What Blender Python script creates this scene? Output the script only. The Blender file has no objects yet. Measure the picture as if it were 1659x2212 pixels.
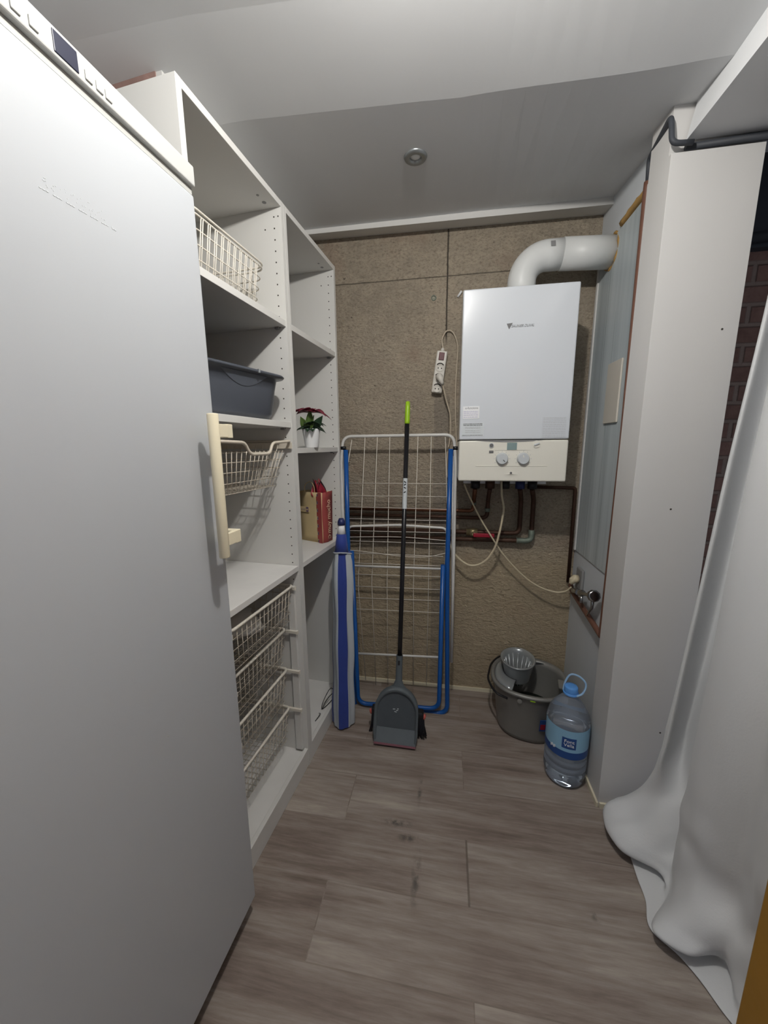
import bpy, math, random
from mathutils import Vector, Matrix, noise as mnoise
random.seed(7)
C = bpy.context.scene.collection
PI = math.pi
sc = bpy.context.scene
# ------------------------------------------------------------------ camera
CX, CY, F = 829.5, 1106.0, 793.0
CAMPOS = Vector((0, 0, 1.487))
RX = Vector((0.986, 0.167, -0.008)); RY = Vector((0.022, -0.177, -0.984)); RZ = Vector((-0.166, 0.970, -0.178))
RZ.normalize(); RX = (RX - RX.dot(RZ)*RZ).normalized(); RY = RZ.cross(RX).normalized()
cam = bpy.data.cameras.new('camera'); camo = bpy.data.objects.new('camera', cam); C.objects.link(camo)
cam.sensor_fit = 'HORIZONTAL'; cam.sensor_width = 36.0; cam.lens = F/1659*36; cam.clip_start = 0.02
camo.matrix_world = Matrix(((RX.x, -RY.x, -RZ.x, CAMPOS.x), (RX.y, -RY.y, -RZ.y, CAMPOS.y), (RX.z, -RY.z, -RZ.z, CAMPOS.z), (0, 0, 0, 1)))
sc.camera = camo
def P(u, v, y):
    """the world point seen at photo pixel (u, v) on the vertical plane at depth y"""
    r = RX*(u-CX) + RY*(v-CY) + RZ*F
    return CAMPOS + r*(y/r.y)
# ------------------------------------------------------------------ light
w = bpy.data.worlds.new('world'); sc.world = w; w.use_nodes = True
w.node_tree.nodes['Background'].inputs[0].default_value = (0.80, 0.86, 1.0, 1)
w.node_tree.nodes['Background'].inputs[1].default_value = 0.29
LAMP = Vector((-0.02, 0.56, 2.445))
ld = bpy.data.lights.new('bulb_light', 'POINT'); ld.energy = 34; ld.shadow_soft_size = 0.022; ld.color = (1.0, 0.97, 0.92)
lo = bpy.data.objects.new('bulb_light', ld); C.objects.link(lo); lo.location = LAMP
sc.view_settings.view_transform = 'Standard'; sc.view_settings.look = 'None'; sc.view_settings.gamma = 1; sc.view_settings.exposure = 0.10
try: sc.view_settings.use_curve_mapping = False
except Exception: pass

# ------------------------------------------------------------------ helpers
class MB:
    def __init__(s): s.v = []; s.f = []; s.m = []; s.s = []
    def add(s, vs, fs, m=0, smooth=False):
        b = len(s.v); s.v += [tuple(p) for p in vs]
        for f in fs: s.f.append(tuple(b+i for i in f)); s.m.append(m); s.s.append(smooth)
        return s
    def box(s, x0, x1, y0, y1, z0, z1, m=0, M=None):
        vs = [Vector((x, y, z)) for z in (z0, z1) for y in (y0, y1) for x in (x0, x1)]
        if M is not None: vs = [M @ p for p in vs]
        return s.add(vs, [(0, 2, 3, 1), (4, 5, 7, 6), (0, 1, 5, 4), (2, 6, 7, 3), (0, 4, 6, 2), (1, 3, 7, 5)], m)
    def tube(s, pts, r, n=10, m=0, cap=True, closed=False):
        pts = [Vector(p) for p in pts]; N = len(pts)
        rs = r if isinstance(r, (list, tuple)) else [r]*N
        vs = []; T0 = None; U = None
        for i in range(N):
            if closed: T = (pts[(i+1) % N]-pts[i-1]).normalized()
            elif i == 0: T = (pts[1]-pts[0]).normalized()
            elif i == N-1: T = (pts[-1]-pts[-2]).normalized()
            else: T = ((pts[i+1]-pts[i]).normalized()+(pts[i]-pts[i-1]).normalized()).normalized()
            if U is None:
                U = T.orthogonal().normalized()
            else:
                U = (U - U.dot(T)*T)
                U = U.normalized() if U.length > 1e-6 else T.orthogonal().normalized()
            W = T.cross(U)
            for k in range(n):
                a = 2*PI*k/n; vs.append(pts[i]+rs[i]*(math.cos(a)*U+math.sin(a)*W))
        fs = []
        for i in range(N if closed else N-1):
            j = (i+1) % N
            for k in range(n): fs.append((i*n+k, i*n+(k+1) % n, j*n+(k+1) % n, j*n+k))
        s.add(vs, fs, m, True)
        if cap and not closed:
            b = len(s.v)-N*n
            s.f.append(tuple(b+k for k in reversed(range(n)))); s.m.append(m); s.s.append(False)
            s.f.append(tuple(b+(N-1)*n+k for k in range(n))); s.m.append(m); s.s.append(False)
        return s
    def lathe(s, prof, c=(0, 0, 0), n=32, m=0, M=None, sx=1, sy=1, capb=False, capt=False):
        c = Vector(c); vs = []
        for r, z in prof:
            for k in range(n):
                a = 2*PI*k/n; p = Vector((r*math.cos(a)*sx, r*math.sin(a)*sy, z))
                if M is not None: p = M @ p
                vs.append(c+p)
        N = len(prof); fs = []
        for i in range(N-1):
            for k in range(n): fs.append((i*n+k, i*n+(k+1) % n, (i+1)*n+(k+1) % n, (i+1)*n+k))
        s.add(vs, fs, m, True); b = len(s.v)-N*n
        if capb: s.f.append(tuple(b+k for k in reversed(range(n)))); s.m.append(m); s.s.append(False)
        if capt: s.f.append(tuple(b+(N-1)*n+k for k in range(n))); s.m.append(m); s.s.append(False)
        return s
    def disc(s, c, nrm, r, d=0.0015, n=16, m=0):
        c = Vector(c); nrm = Vector(nrm).normalized()
        return s.tube([c-nrm*0.001, c+nrm*d], r, n, m)
    def grid(s, rows, m=0, closed=False):
        R = len(rows); K = len(rows[0]); vs = [p for r in rows for p in r]; fs = []
        for i in range(R-1):
            for k in range(K if closed else K-1):
                fs.append((i*K+k, i*K+(k+1) % K, (i+1)*K+(k+1) % K, (i+1)*K+k))
        return s.add(vs, fs, m, True)
def link(name, mb, mats, parent=None, bevel=0, solid=0, subsurf=0, seg=2, matrix=None):
    me = bpy.data.meshes.new(name); me.from_pydata(mb.v, [], mb.f)
    if not isinstance(mats, (list, tuple)): mats = [mats]
    for x in mats: me.materials.append(x)
    for p, mi, sm in zip(me.polygons, mb.m, mb.s): p.material_index = mi; p.use_smooth = sm
    me.validate(); me.update()
    o = bpy.data.objects.new(name, me); C.objects.link(o)
    if parent: o.parent = parent
    if matrix is not None: o.matrix_world = matrix
    if solid:
        d = o.modifiers.new('solid', 'SOLIDIFY'); d.thickness = solid; d.offset = 0
    if subsurf:
        d = o.modifiers.new('sub', 'SUBSURF'); d.levels = subsurf; d.render_levels = subsurf
    if bevel:
        d = o.modifiers.new('bev', 'BEVEL'); d.width = bevel; d.segments = seg; d.limit_method = 'ANGLE'; d.angle_limit = math.radians(40)
    return o
def tag(o, label, cat, group=None, kind=None):
    o['label'] = label; o['category'] = cat
    if group: o['group'] = group
    if kind: o['kind'] = kind
    return o
def thing(name, label, cat, loc=(0, 0, 0), rz=0, group=None, rot=None):
    o = bpy.data.objects.new(name, None); C.objects.link(o); o.empty_display_size = 0.05
    o.location = loc; o.rotation_euler = rot if rot else (0, 0, rz)
    return tag(o, label, cat, group)
def struct(name, mb, mats, **k):
    o = link(name, mb, mats, **k); o['kind'] = 'structure'; return o
def dup(root, loc, label, rz=None):
    r = root.copy(); C.objects.link(r); r.location = loc; r['label'] = label
    if rz is not None: r.rotation_euler = (0, 0, rz)
    for ch in list(root.children):
        c = ch.copy(); C.objects.link(c); c.parent = r
        for g in ch.children:
            d = g.copy(); C.objects.link(d); d.parent = c
    return r
def catmull(pts, n=8, closed=False):
    pts = [Vector(p) for p in pts]; N = len(pts); out = []
    rng = range(N if closed else N-1)
    for i in rng:
        p0 = pts[i-1] if (closed or i > 0) else pts[i]*2-pts[i+1]
        p1 = pts[i]; p2 = pts[(i+1) % N]
        p3 = pts[(i+2) % N] if (closed or i+2 < N) else p2*2-p1
        for k in range(n):
            t = k/n
            out.append(0.5*((2*p1)+(p2-p0)*t+(2*p0-5*p1+4*p2-p3)*t*t+(3*p1-p0-3*p2+p3)*t**3))
    if not closed: out.append(pts[-1])
    return out
def fillet(pts, r, n=6):
    pts = [Vector(p) for p in pts]; out = [pts[0]]
    for i in range(1, len(pts)-1):
        a, b, c = pts[i-1], pts[i], pts[i+1]
        d1 = (a-b); d2 = (c-b); rr = min(r, d1.length*0.49, d2.length*0.49)
        p = b+d1.normalized()*rr; q = b+d2.normalized()*rr
        for k in range(n+1):
            t = k/n; out.append((1-t)**2*p+2*t*(1-t)*b+t*t*q)
    out.append(pts[-1]); return out
def lettering(name, body, size, mat, parent, M, extrude=0.0006, shear=0.0, align='CENTER', sx=1.0):
    cu = bpy.data.curves.new(name, 'FONT'); cu.body = body; cu.size = size; cu.extrude = extrude; cu.align_x = align; cu.align_y = 'CENTER'; cu.shear = shear
    to = bpy.data.objects.new(name, cu); C.objects.link(to); bpy.context.view_layer.update()
    me = bpy.data.meshes.new_from_object(to.evaluated_get(bpy.context.evaluated_depsgraph_get()))
    bpy.data.objects.remove(to); me.materials.clear(); me.materials.append(mat)
    me.transform(Matrix.Scale(sx, 4, (1, 0, 0)))
    me.transform(M)
    o = bpy.data.objects.new(name, me); C.objects.link(o); o.parent = parent
    return o
FRONT = Matrix.Rotation(PI/2, 4, 'X')                                   # text facing -y
def at(x, y, z, R=FRONT): return Matrix.Translation((x, y, z)) @ R

# ------------------------------------------------------------------ materials
def mat(name, col, rough=0.5, metal=0.0, bump=0.0, bscale=60, var=0.0, vscale=6, spec=0.5, trans=0.0, ior=1.45, emit=None, coat=0.0, sheen=0.0):
    m = bpy.data.materials.new(name); m.use_nodes = True; nt = m.node_tree; b = nt.nodes['Principled BSDF']
    b.inputs['Base Color'].default_value = (*col, 1); b.inputs['Roughness'].default_value = rough; b.inputs['Metallic'].default_value = metal
    b.inputs['Specular IOR Level'].default_value = spec; b.inputs['IOR'].default_value = ior
    if trans: b.inputs['Transmission Weight'].default_value = trans
    if coat: b.inputs['Coat Weight'].default_value = coat
    if sheen: b.inputs['Sheen Weight'].default_value = sheen
    if emit: b.inputs['Emission Color'].default_value = (*emit[0], 1); b.inputs['Emission Strength'].default_value = emit[1]
    tc = nt.nodes.new('ShaderNodeTexCoord')
    nz = nt.nodes.new('ShaderNodeTexNoise'); nz.inputs['Scale'].default_value = vscale; nz.inputs['Detail'].default_value = 5
    nt.links.new(tc.outputs['Object'], nz.inputs['Vector'])
    if var:
        mx = nt.nodes.new('ShaderNodeMix'); mx.data_type = 'RGBA'
        mx.inputs[6].default_value = (*[c*(1-var) for c in col], 1); mx.inputs[7].default_value = (*[min(1, c*(1+var)) for c in col], 1)
        nt.links.new(nz.outputs['Fac'], mx.inputs[0]); nt.links.new(mx.outputs[2], b.inputs['Base Color'])
    if bump:
        n2 = nt.nodes.new('ShaderNodeTexNoise'); n2.inputs['Scale'].default_value = bscale; n2.inputs['Detail'].default_value = 4
        nt.links.new(tc.outputs['Object'], n2.inputs['Vector'])
        bp = nt.nodes.new('ShaderNodeBump'); bp.inputs['Strength'].default_value = bump; bp.inputs['Distance'].default_value = 0.004
        nt.links.new(n2.outputs['Fac'], bp.inputs['Height']); nt.links.new(bp.outputs['Normal'], b.inputs['Normal'])
    return m
def nodes(m): return m.node_tree, m.node_tree.nodes, m.node_tree.links, m.node_tree.nodes['Principled BSDF']
class NT:
    def __init__(s, m): s.nt, s.N, s.L, s.b = nodes(m)
    def n(s, t, **k):
        x = s.N.new(t)
        for a, v in k.items(): setattr(x, a, v)
        return x
    def l(s, a, b): s.L.new(a, b)
    def math(s, op, a, b=None, c=None, clamp=False):
        x = s.N.new('ShaderNodeMath'); x.operation = op; x.use_clamp = clamp
        for i, q in enumerate((a, b, c)):
            if q is None: continue
            if isinstance(q, (int, float)): x.inputs[i].default_value = q
            else: s.L.new(q, x.inputs[i])
        return x.outputs[0]
    def mapr(s, v, a, b, c=0, d=1):
        x = s.N.new('ShaderNodeMapRange'); x.inputs[1].default_value = a; x.inputs[2].default_value = b; x.inputs[3].default_value = c; x.inputs[4].default_value = d
        s.L.new(v, x.inputs[0]); return x.outputs[0]
    def mix(s, f, a, b, mode='MIX'):
        x = s.N.new('ShaderNodeMix'); x.data_type = 'RGBA'; x.blend_type = mode
        if isinstance(f, (int, float)): x.inputs[0].default_value = f
        else: s.L.new(f, x.inputs[0])
        for i, q in ((6, a), (7, b)):
            if isinstance(q, tuple): x.inputs[i].default_value = (*q, 1)
            else: s.L.new(q, x.inputs[i])
        return x.outputs[2]
    def noise(s, vec, scale, detail=4, rough=0.5, dist=0.0):
        x = s.N.new('ShaderNodeTexNoise'); x.inputs['Scale'].default_value = scale; x.inputs['Detail'].default_value = detail
        x.inputs['Roughness'].default_value = rough; x.inputs['Distortion'].default_value = dist; s.L.new(vec, x.inputs['Vector']); return x.outputs['Fac']
    def mapping(s, vec, scale=(1, 1, 1), rot=(0, 0, 0), loc=(0, 0, 0)):
        x = s.N.new('ShaderNodeMapping'); x.inputs['Scale'].default_value = scale; x.inputs['Rotation'].default_value = rot; x.inputs['Location'].default_value = loc
        s.L.new(vec, x.inputs['Vector']); return x.outputs[0]
    def bump(s, h, strength, dist=0.004):
        x = s.N.new('ShaderNodeBump'); x.inputs['Strength'].default_value = strength; x.inputs['Distance'].default_value = dist
        s.L.new(h, x.inputs['Height']); s.L.new(x.outputs[0], s.b.inputs['Normal'])

m_floor = mat('weathered_plank_floor', (0.2, 0.17, 0.15), 0.55, spec=0.3)
q = NT(m_floor); tc = q.n('ShaderNodeTexCoord'); ob = tc.outputs['Object']
mp = q.mapping(ob, loc=(-0.104+3.9, -0.982+2.31, 0))
br = q.n('ShaderNodeTexBrick'); br.offset = 0.37; br.offset_frequency = 2
br.inputs['Scale'].default_value = 1; br.inputs['Brick Width'].default_value = 1.3; br.inputs['Row Height'].default_value = 0.21
br.inputs['Mortar Size'].default_value = 0.0022; br.inputs['Mortar Smooth'].default_value = 0.4; br.inputs['Bias'].default_value = 0
br.inputs['Color1'].default_value = (0, 0, 0, 1); br.inputs['Color2'].default_value = (1, 1, 1, 1); br.inputs['Mortar'].default_value = (0.5, 0.5, 0.5, 1)
q.l(mp, br.inputs['Vector'])
sep = q.n('ShaderNodeSeparateColor'); q.l(br.outputs['Color'], sep.inputs[0])
off = q.math('MULTIPLY', q.math('FLOOR', q.math('MULTIPLY', sep.outputs[0], 5)), 3.7)
cmb = q.n('ShaderNodeCombineXYZ'); q.l(off, cmb.inputs[0]); q.l(off, cmb.inputs[2])
va = q.n('ShaderNodeVectorMath'); va.operation = 'ADD'; q.l(ob, va.inputs[0]); q.l(cmb.outputs[0], va.inputs[1])
st = q.noise(q.mapping(va.outputs[0], scale=(1.15, 15, 1)), 1.0, 8, 0.68, 0.35)
st2 = q.noise(q.mapping(va.outputs[0], scale=(9, 95, 1)), 1.0, 4, 0.7)
blotch = q.noise(q.mapping(va.outputs[0], scale=(3.0, 6, 1)), 1.0, 3, 0.5)
v = q.math('ADD', q.math('MULTIPLY', q.mapr(st, 0.28, 0.72), 0.62), q.math('MULTIPLY', q.mapr(st2, 0.25, 0.75), 0.24))
v = q.math('ADD', v, q.math('MULTIPLY', q.mapr(blotch, 0.3, 0.7), 0.24))
ramp = q.n('ShaderNodeValToRGB'); q.l(v, ramp.inputs[0]); e = ramp.color_ramp.elements
e[0].position = 0.12; e[0].color = (0.125, 0.094, 0.080, 1); e[1].position = 0.95; e[1].color = (0.45, 0.40, 0.345, 1)
x = e.new(0.38); x.color = (0.215, 0.170, 0.143, 1); x = e.new(0.65); x.color = (0.315, 0.268, 0.235, 1)
knot = q.noise(ob, 3.3, 3, 0.6, 0.3); kf = q.mapr(knot, 0.72, 0.80)
col = q.mix(kf, ramp.outputs[0], (0.09, 0.085, 0.085))
# the dark worn mark near the middle of the floor and the scuffed line of grime
def mark(cx_, cy_, rx_, ry_, ns):
    w2 = q.mapping(ob, loc=(-cx_/rx_, -cy_/ry_, 0), scale=(1/rx_, 1/ry_, 0))
    ln = q.n('ShaderNodeVectorMath'); ln.operation = 'LENGTH'; q.l(w2, ln.inputs[0])
    g = q.mapr(ln.outputs['Value'], 1.0, 0.2)
    return q.math('MULTIPLY', g, q.mapr(q.noise(ob, ns, 4, 0.6), 0.42, 0.62), clamp=True)
for a in ((-0.165, 1.215, 0.07, 0.022, 40), (-0.115, 1.165, 0.055, 0.022, 40), (-0.085, 1.38, 0.012, 0.10, 30), (-0.075, 1.04, 0.02, 0.12, 30), (0.5, 1.02, 0.02, 0.02, 30)):
    col = q.mix(q.math('MULTIPLY', mark(*a), 0.8), col, (0.075, 0.068, 0.062))
sxy = q.n('ShaderNodeSeparateXYZ'); q.l(ob, sxy.inputs[0])
jt = q.math('MULTIPLY', q.mapr(q.math('ABSOLUTE', q.math('SUBTRACT', sxy.outputs[0], 0.104)), 0.0045, 0.003), q.math('LESS_THAN', q.math('ABSOLUTE', q.math('SUBTRACT', sxy.outputs[1], 1.087)), 0.105))
col = q.mix(q.math('MULTIPLY', jt, 0.6), col, (0.11, 0.085, 0.07))
col = q.mix(q.math('MULTIPLY', br.outputs['Fac'], 0.28), col, (0.14, 0.11, 0.09))
q.l(col, q.b.inputs['Base Color'])
q.bump(q.math('SUBTRACT', v, q.math('MULTIPLY', br.outputs['Fac'], 0.6)), 0.15, 0.003)

m_conc = mat('rough_cork_like_concrete', (0.2, 0.17, 0.13), 0.9, spec=0.2)
q = NT(m_conc); tc = q.n('ShaderNodeTexCoord'); ob = tc.outputs['Object']
sp = q.n('ShaderNodeSeparateXYZ'); q.l(ob, sp.inputs[0])
big = q.noise(ob, 2.2, 4, 0.55); mid = q.noise(ob, 14, 5, 0.6)
rel = q.noise(q.mapping(ob, scale=(26, 1, 44), rot=(0, 0.55, 0)), 1.0, 6, 0.66, 0.7)
fl = q.noise(q.mapping(ob, scale=(34, 1, 80), rot=(0, 0.6, 0)), 1.0, 4, 0.6, 1.2)
fl2 = q.noise(q.mapping(ob, scale=(70, 1, 110), rot=(0, 0.3, 0)), 1.0, 5, 0.7, 0.5)
pit = q.math('MULTIPLY', q.mapr(fl, 0.36, 0.30), q.mapr(rel, 0.52, 0.44))
c = q.mix(q.mapr(big, 0.3, 0.7), (0.33, 0.285, 0.225), (0.45, 0.385, 0.297))
c = q.mix(q.mapr(mid, 0.35, 0.7, 0, 0.5), c, (0.54, 0.455, 0.345))
c = q.mix(q.mapr(fl2, 0.48, 0.66, 0, 0.75), c, (0.22, 0.185, 0.145))
c = q.mix(q.mapr(q.noise(ob, 5, 3), 0.56, 0.72, 0, 0.5), c, (0.34, 0.25, 0.19))
lowf = q.mapr(sp.outputs[2], 0.95, 0.80, 0, 0.5)
c = q.mix(lowf, c, (0.56, 0.45, 0.285))
# board-marked seams of the formwork
def seam(sock, pos, wid): return q.mapr(q.math('ABSOLUTE', q.math('SUBTRACT', q.math('ADD', sock, q.math('MULTIPLY', q.math('SUBTRACT', mid, 0.5), 0.006)), pos)), wid, wid*0.4)
sx_ = q.math('MULTIPLY', seam(sp.outputs[0], -0.018, 0.0045), q.mapr(sp.outputs[2], 2.0, 2.05))
sz_ = seam(sp.outputs[2], 2.338, 0.003)
sx2 = q.math('MULTIPLY', seam(sp.outputs[0], 0.005, 0.003), q.mapr(sp.outputs[2], 1.75, 1.70))
sm_ = q.math('MAXIMUM', q.math('MULTIPLY', sx2, 0.5), q.math('MAXIMUM', sx_, q.math('MULTIPLY', sz_, 0.75)))
band = q.math('MULTIPLY', q.math('LESS_THAN', q.math('ABSOLUTE', q.math('ADD', sp.outputs[0], 0.035)), 0.04), q.mapr(sp.outputs[2], 1.76, 1.72))
c = q.mix(q.math('MULTIPLY', band, 0.35), c, (0.16, 0.145, 0.135))
c = q.mix(q.math('MULTIPLY', pit, 0.5), c, (0.09, 0.07, 0.05))
sp2 = q.mapr(q.noise(q.mapping(ob, scale=(17, 1, 22), rot=(0, 0.4, 0)), 1.0, 3, 0.7), 0.70, 0.73)
c = q.mix(q.math('MULTIPLY', sp2, 0.7), c, (0.07, 0.055, 0.042))
c = q.mix(q.mapr(q.noise(q.mapping(ob, scale=(38, 1, 50)), 1.0, 4, 0.7), 0.60, 0.70, 0, 0.5), c, (0.20, 0.165, 0.125))
c = q.mix(q.math('MULTIPLY', sm_, 0.85), c, (0.045, 0.04, 0.035))
q.l(c, q.b.inputs['Base Color'])
q.bump(q.math('SUBTRACT', q.math('ADD', q.math('ADD', q.math('MULTIPLY', rel, 1.0), q.math('MULTIPLY', fl, 0.5)), q.math('MULTIPLY', fl2, 0.18)), q.math('MULTIPLY', sm_, 1.2)), 0.7, 0.03)

m_brick = mat('old_brown_brick', (0.2, 0.1, 0.07), 0.9, spec=0.2)
q = NT(m_brick); tc = q.n('ShaderNodeTexCoord'); ob = tc.outputs['Object']
br = q.n('ShaderNodeTexBrick'); br.inputs['Scale'].default_value = 1; br.inputs['Brick Width'].default_value = 0.26; br.inputs['Row Height'].default_value = 0.075
br.inputs['Mortar Size'].default_value = 0.012; br.inputs['Mortar Smooth'].default_value = 0.6
br.inputs['Color1'].default_value = (0.26, 0.14, 0.11, 1); br.inputs['Color2'].default_value = (0.40, 0.23, 0.185, 1); br.inputs['Mortar'].default_value = (0.45, 0.37, 0.31, 1)
q.l(q.mapping(ob, rot=(-PI/2, 0, 0)), br.inputs['Vector']); nn = q.noise(ob, 30, 5, 0.6)
q.l(q.mix(0.55, br.outputs['Color'], q.mix(nn, (0.05, 0.03, 0.025), (0.33, 0.22, 0.18)), 'MIX'), q.b.inputs['Base Color'])
q.bump(q.math('SUBTRACT', nn, br.outputs['Fac']), 0.8, 0.01)

m_ceil = mat('white_ceiling_paint', (0.66, 0.67, 0.68), 0.8, bump=0.05, bscale=15, var=0.02, vscale=2)
m_wall = mat('white_wall_plaster', (0.66, 0.655, 0.635), 0.7, bump=0.15, bscale=12, var=0.03, vscale=3)
m_plast = mat('column_plaster', (0.61, 0.60, 0.585), 0.65, bump=0.12, bscale=8, var=0.03, vscale=4)
m_blue = mat('bluish_plaster', (0.62, 0.65, 0.68), 0.6, bump=0.1, bscale=10, var=0.04, vscale=5)
m_terra = mat('raw_terracotta', (0.30, 0.19, 0.165), 0.9, bump=0.8, bscale=40, var=0.35, vscale=18)
m_base = mat('cream_skirting', (0.74, 0.68, 0.52), 0.4)
m_foam = mat('orange_builders_foam', (0.42, 0.25, 0.08), 0.8, bump=0.7, bscale=50, var=0.25, vscale=20)
m_melam = mat('white_melamine', (0.68, 0.675, 0.65), 0.38, bump=0.02, bscale=80, var=0.015)
m_edge = mat('white_edge_band', (0.80, 0.80, 0.79), 0.35)
m_hole = mat('dark_hole', (0.045, 0.04, 0.035), 0.9)
m_dust = mat('scuffed_white_melamine', (0.74, 0.73, 0.71), 0.45, var=0.10, vscale=7)
m_wire = mat('cream_coated_wire', (0.62, 0.56, 0.47), 0.4)
m_wire2 = mat('pale_coated_wire', (0.72, 0.68, 0.60), 0.35)
m_fr = mat('fridge_white_enamel', (0.46, 0.48, 0.505), 0.33, var=0.015, vscale=3, coat=0.25)
m_fr2 = mat('faint_residue', (0.60, 0.62, 0.63), 0.6)
m_frp = mat('fridge_panel_plastic', (0.47, 0.475, 0.46), 0.35)
m_frg = mat('fridge_grip_shade', (0.42, 0.42, 0.40), 0.5)
m_lcd = mat('dark_blue_display', (0.012, 0.014, 0.035), 0.4)
m_cream = mat('aged_cream_plastic', (0.78, 0.71, 0.53), 0.35)
m_gask = mat('grey_green_gasket', (0.40, 0.40, 0.32), 0.6)
m_dark = mat('dark_recess', (0.03, 0.03, 0.03), 0.8)
m_basin = mat('grey_basin_plastic', (0.072, 0.08, 0.098), 0.32, var=0.05)
m_potw = mat('white_pot_plastic', (0.82, 0.83, 0.84), 0.35)
m_leafg = mat('green_leaf', (0.075, 0.13, 0.028), 0.45, var=0.3, vscale=30)
m_leafd = mat('dark_green_leaf', (0.02, 0.045, 0.022), 0.45, var=0.3, vscale=30)
m_leafr = mat('crimson_bract', (0.17, 0.014, 0.035), 0.5, var=0.3, vscale=30)
m_kraft = mat('kraft_paper', (0.62, 0.49, 0.27), 0.75, bump=0.3, bscale=14, var=0.08, vscale=9)
m_redp = mat('printed_red_paper', (0.32, 0.06, 0.055), 0.65, bump=0.3, bscale=14, var=0.1, vscale=8)
m_redf = mat('red_crumpled_wrap', (0.32, 0.02, 0.04), 0.35, var=0.3, vscale=25)
m_gold = mat('pale_printed_letters', (0.75, 0.55, 0.38), 0.6)
m_purple = mat('purple_print', (0.13, 0.08, 0.16), 0.6)
m_ublue = mat('royal_blue_canvas', (0.02, 0.045, 0.26), 0.7, bump=0.2, bscale=40, var=0.12, vscale=10, sheen=0.2)
m_ugrey = mat('pale_grey_canvas', (0.46, 0.50, 0.54), 0.75, bump=0.2, bscale=40, var=0.08, vscale=10)
m_navy = mat('navy_plastic', (0.02, 0.03, 0.12), 0.4)
m_black = mat('black_plastic', (0.012, 0.012, 0.014), 0.4)
m_blackp = mat('black_painted_tube', (0.012, 0.012, 0.015), 0.3)
m_rack = mat('white_enamelled_tube', (0.68, 0.67, 0.64), 0.3, var=0.08, vscale=12)
m_rackb = mat('blue_enamelled_tube', (0.008, 0.085, 0.33), 0.3, var=0.1, vscale=9)
m_lime = mat('lime_green_plastic', (0.35, 0.60, 0.02), 0.35)
m_pan = mat('slate_grey_plastic', (0.10, 0.118, 0.13), 0.5, var=0.12, vscale=20, bump=0.1)
m_pan2 = mat('slate_grey_plastic_inner', (0.075, 0.088, 0.10), 0.55, var=0.12, vscale=20, bump=0.1)
m_pink = mat('dusty_pink_rubber', (0.22, 0.09, 0.11), 0.6)
m_coral = mat('coral_plastic', (0.55, 0.12, 0.10), 0.5)
m_brist = mat('black_bristle', (0.008, 0.008, 0.012), 0.9)
m_stick = mat('pale_sticker', (0.62, 0.66, 0.68), 0.4)
m_strip = mat('off_white_socket_plastic', (0.66, 0.63, 0.57), 0.4)
m_plate = mat('cream_cover_plate', (0.60, 0.56, 0.49), 0.5)
m_redsw = mat('dark_red_switch', (0.09, 0.006, 0.012), 0.45)
m_cable = mat('ivory_cable', (0.55, 0.47, 0.36), 0.5)
m_hosem = mat('ivory_hose', (0.62, 0.54, 0.38), 0.45)
m_boil = mat('boiler_white_enamel', (0.64, 0.67, 0.71), 0.2, var=0.01, coat=0.4)
m_boilp = mat('boiler_cream_plastic', (0.76, 0.74, 0.66), 0.35)
m_knob = mat('pale_grey_knob', (0.55, 0.58, 0.60), 0.35)
m_lcdg = mat('grey_green_display', (0.22, 0.30, 0.30), 0.3)
m_grey = mat('mid_grey_plastic', (0.25, 0.25, 0.25), 0.5)
m_lgrey = mat('light_grey_print', (0.45, 0.46, 0.47), 0.5)
m_lgrey2 = mat('raised_grey_letters', (0.30, 0.31, 0.32), 0.4)
m_dgrey = mat('dark_grey_print', (0.14, 0.14, 0.14), 0.5)
m_lilac = mat('lilac_print', (0.55, 0.53, 0.68), 0.5)
m_flue = mat('white_flue_enamel', (0.70, 0.71, 0.70), 0.4, var=0.04)
m_copper = mat('tarnished_copper', (0.17, 0.075, 0.042), 0.42, 0.75, var=0.45, vscale=22)
m_copperd = mat('dull_brown_copper', (0.075, 0.038, 0.025), 0.55, 0.5, var=0.4, vscale=25)
m_brownp = mat('brown_painted_pipe', (0.15, 0.068, 0.045), 0.5, var=0.25, vscale=15)
m_solder = mat('verdigris_solder', (0.20, 0.24, 0.20), 0.6, 0.5, var=0.3, vscale=40)
m_brass = mat('dull_brass', (0.42, 0.35, 0.20), 0.4, 0.8)
m_redl = mat('red_lever', (0.32, 0.01, 0.03), 0.35)
m_chrome = mat('dull_chrome', (0.42, 0.42, 0.42), 0.22, 1.0)
m_buck = mat('metallic_grey_plastic', (0.24, 0.235, 0.22), 0.38, 0.25, var=0.1, vscale=12)
m_bucki = mat('silver_grey_plastic', (0.36, 0.38, 0.39), 0.25, 0.4)
m_greenw = mat('dark_green_mesh', (0.01, 0.03, 0.012), 0.8)
m_water = mat('water', (0.93, 0.97, 1.0), 0.0, trans=1.0, ior=1.33)
m_pet = mat('clear_bottle_plastic', (0.72, 0.80, 0.92), 0.09, trans=0.80, ior=1.15)
m_cap = mat('light_blue_cap', (0.10, 0.30, 0.70), 0.35)
m_capl = mat('pale_blue_handle', (0.30, 0.48, 0.70), 0.35)
m_lab = mat('sky_blue_label', (0.26, 0.48, 0.66), 0.45)
m_labd = mat('navy_label', (0.02, 0.07, 0.25), 0.45)
m_cloth = mat('white_curtain_cloth', (0.66, 0.67, 0.68), 0.85, bump=0.12, bscale=160, var=0.03, vscale=4, sheen=0.15)
m_ochre = mat('ochre_painted_wood', (0.34, 0.17, 0.02), 0.5, bump=0.15, bscale=40, var=0.15, vscale=10)
m_cloud = mat('thin_white_plastic', (0.55, 0.53, 0.50), 0.5, var=0.15, vscale=12)
m_black2 = mat('dark_slate_board', (0.045, 0.05, 0.06), 0.6, var=0.5, vscale=8)
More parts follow.
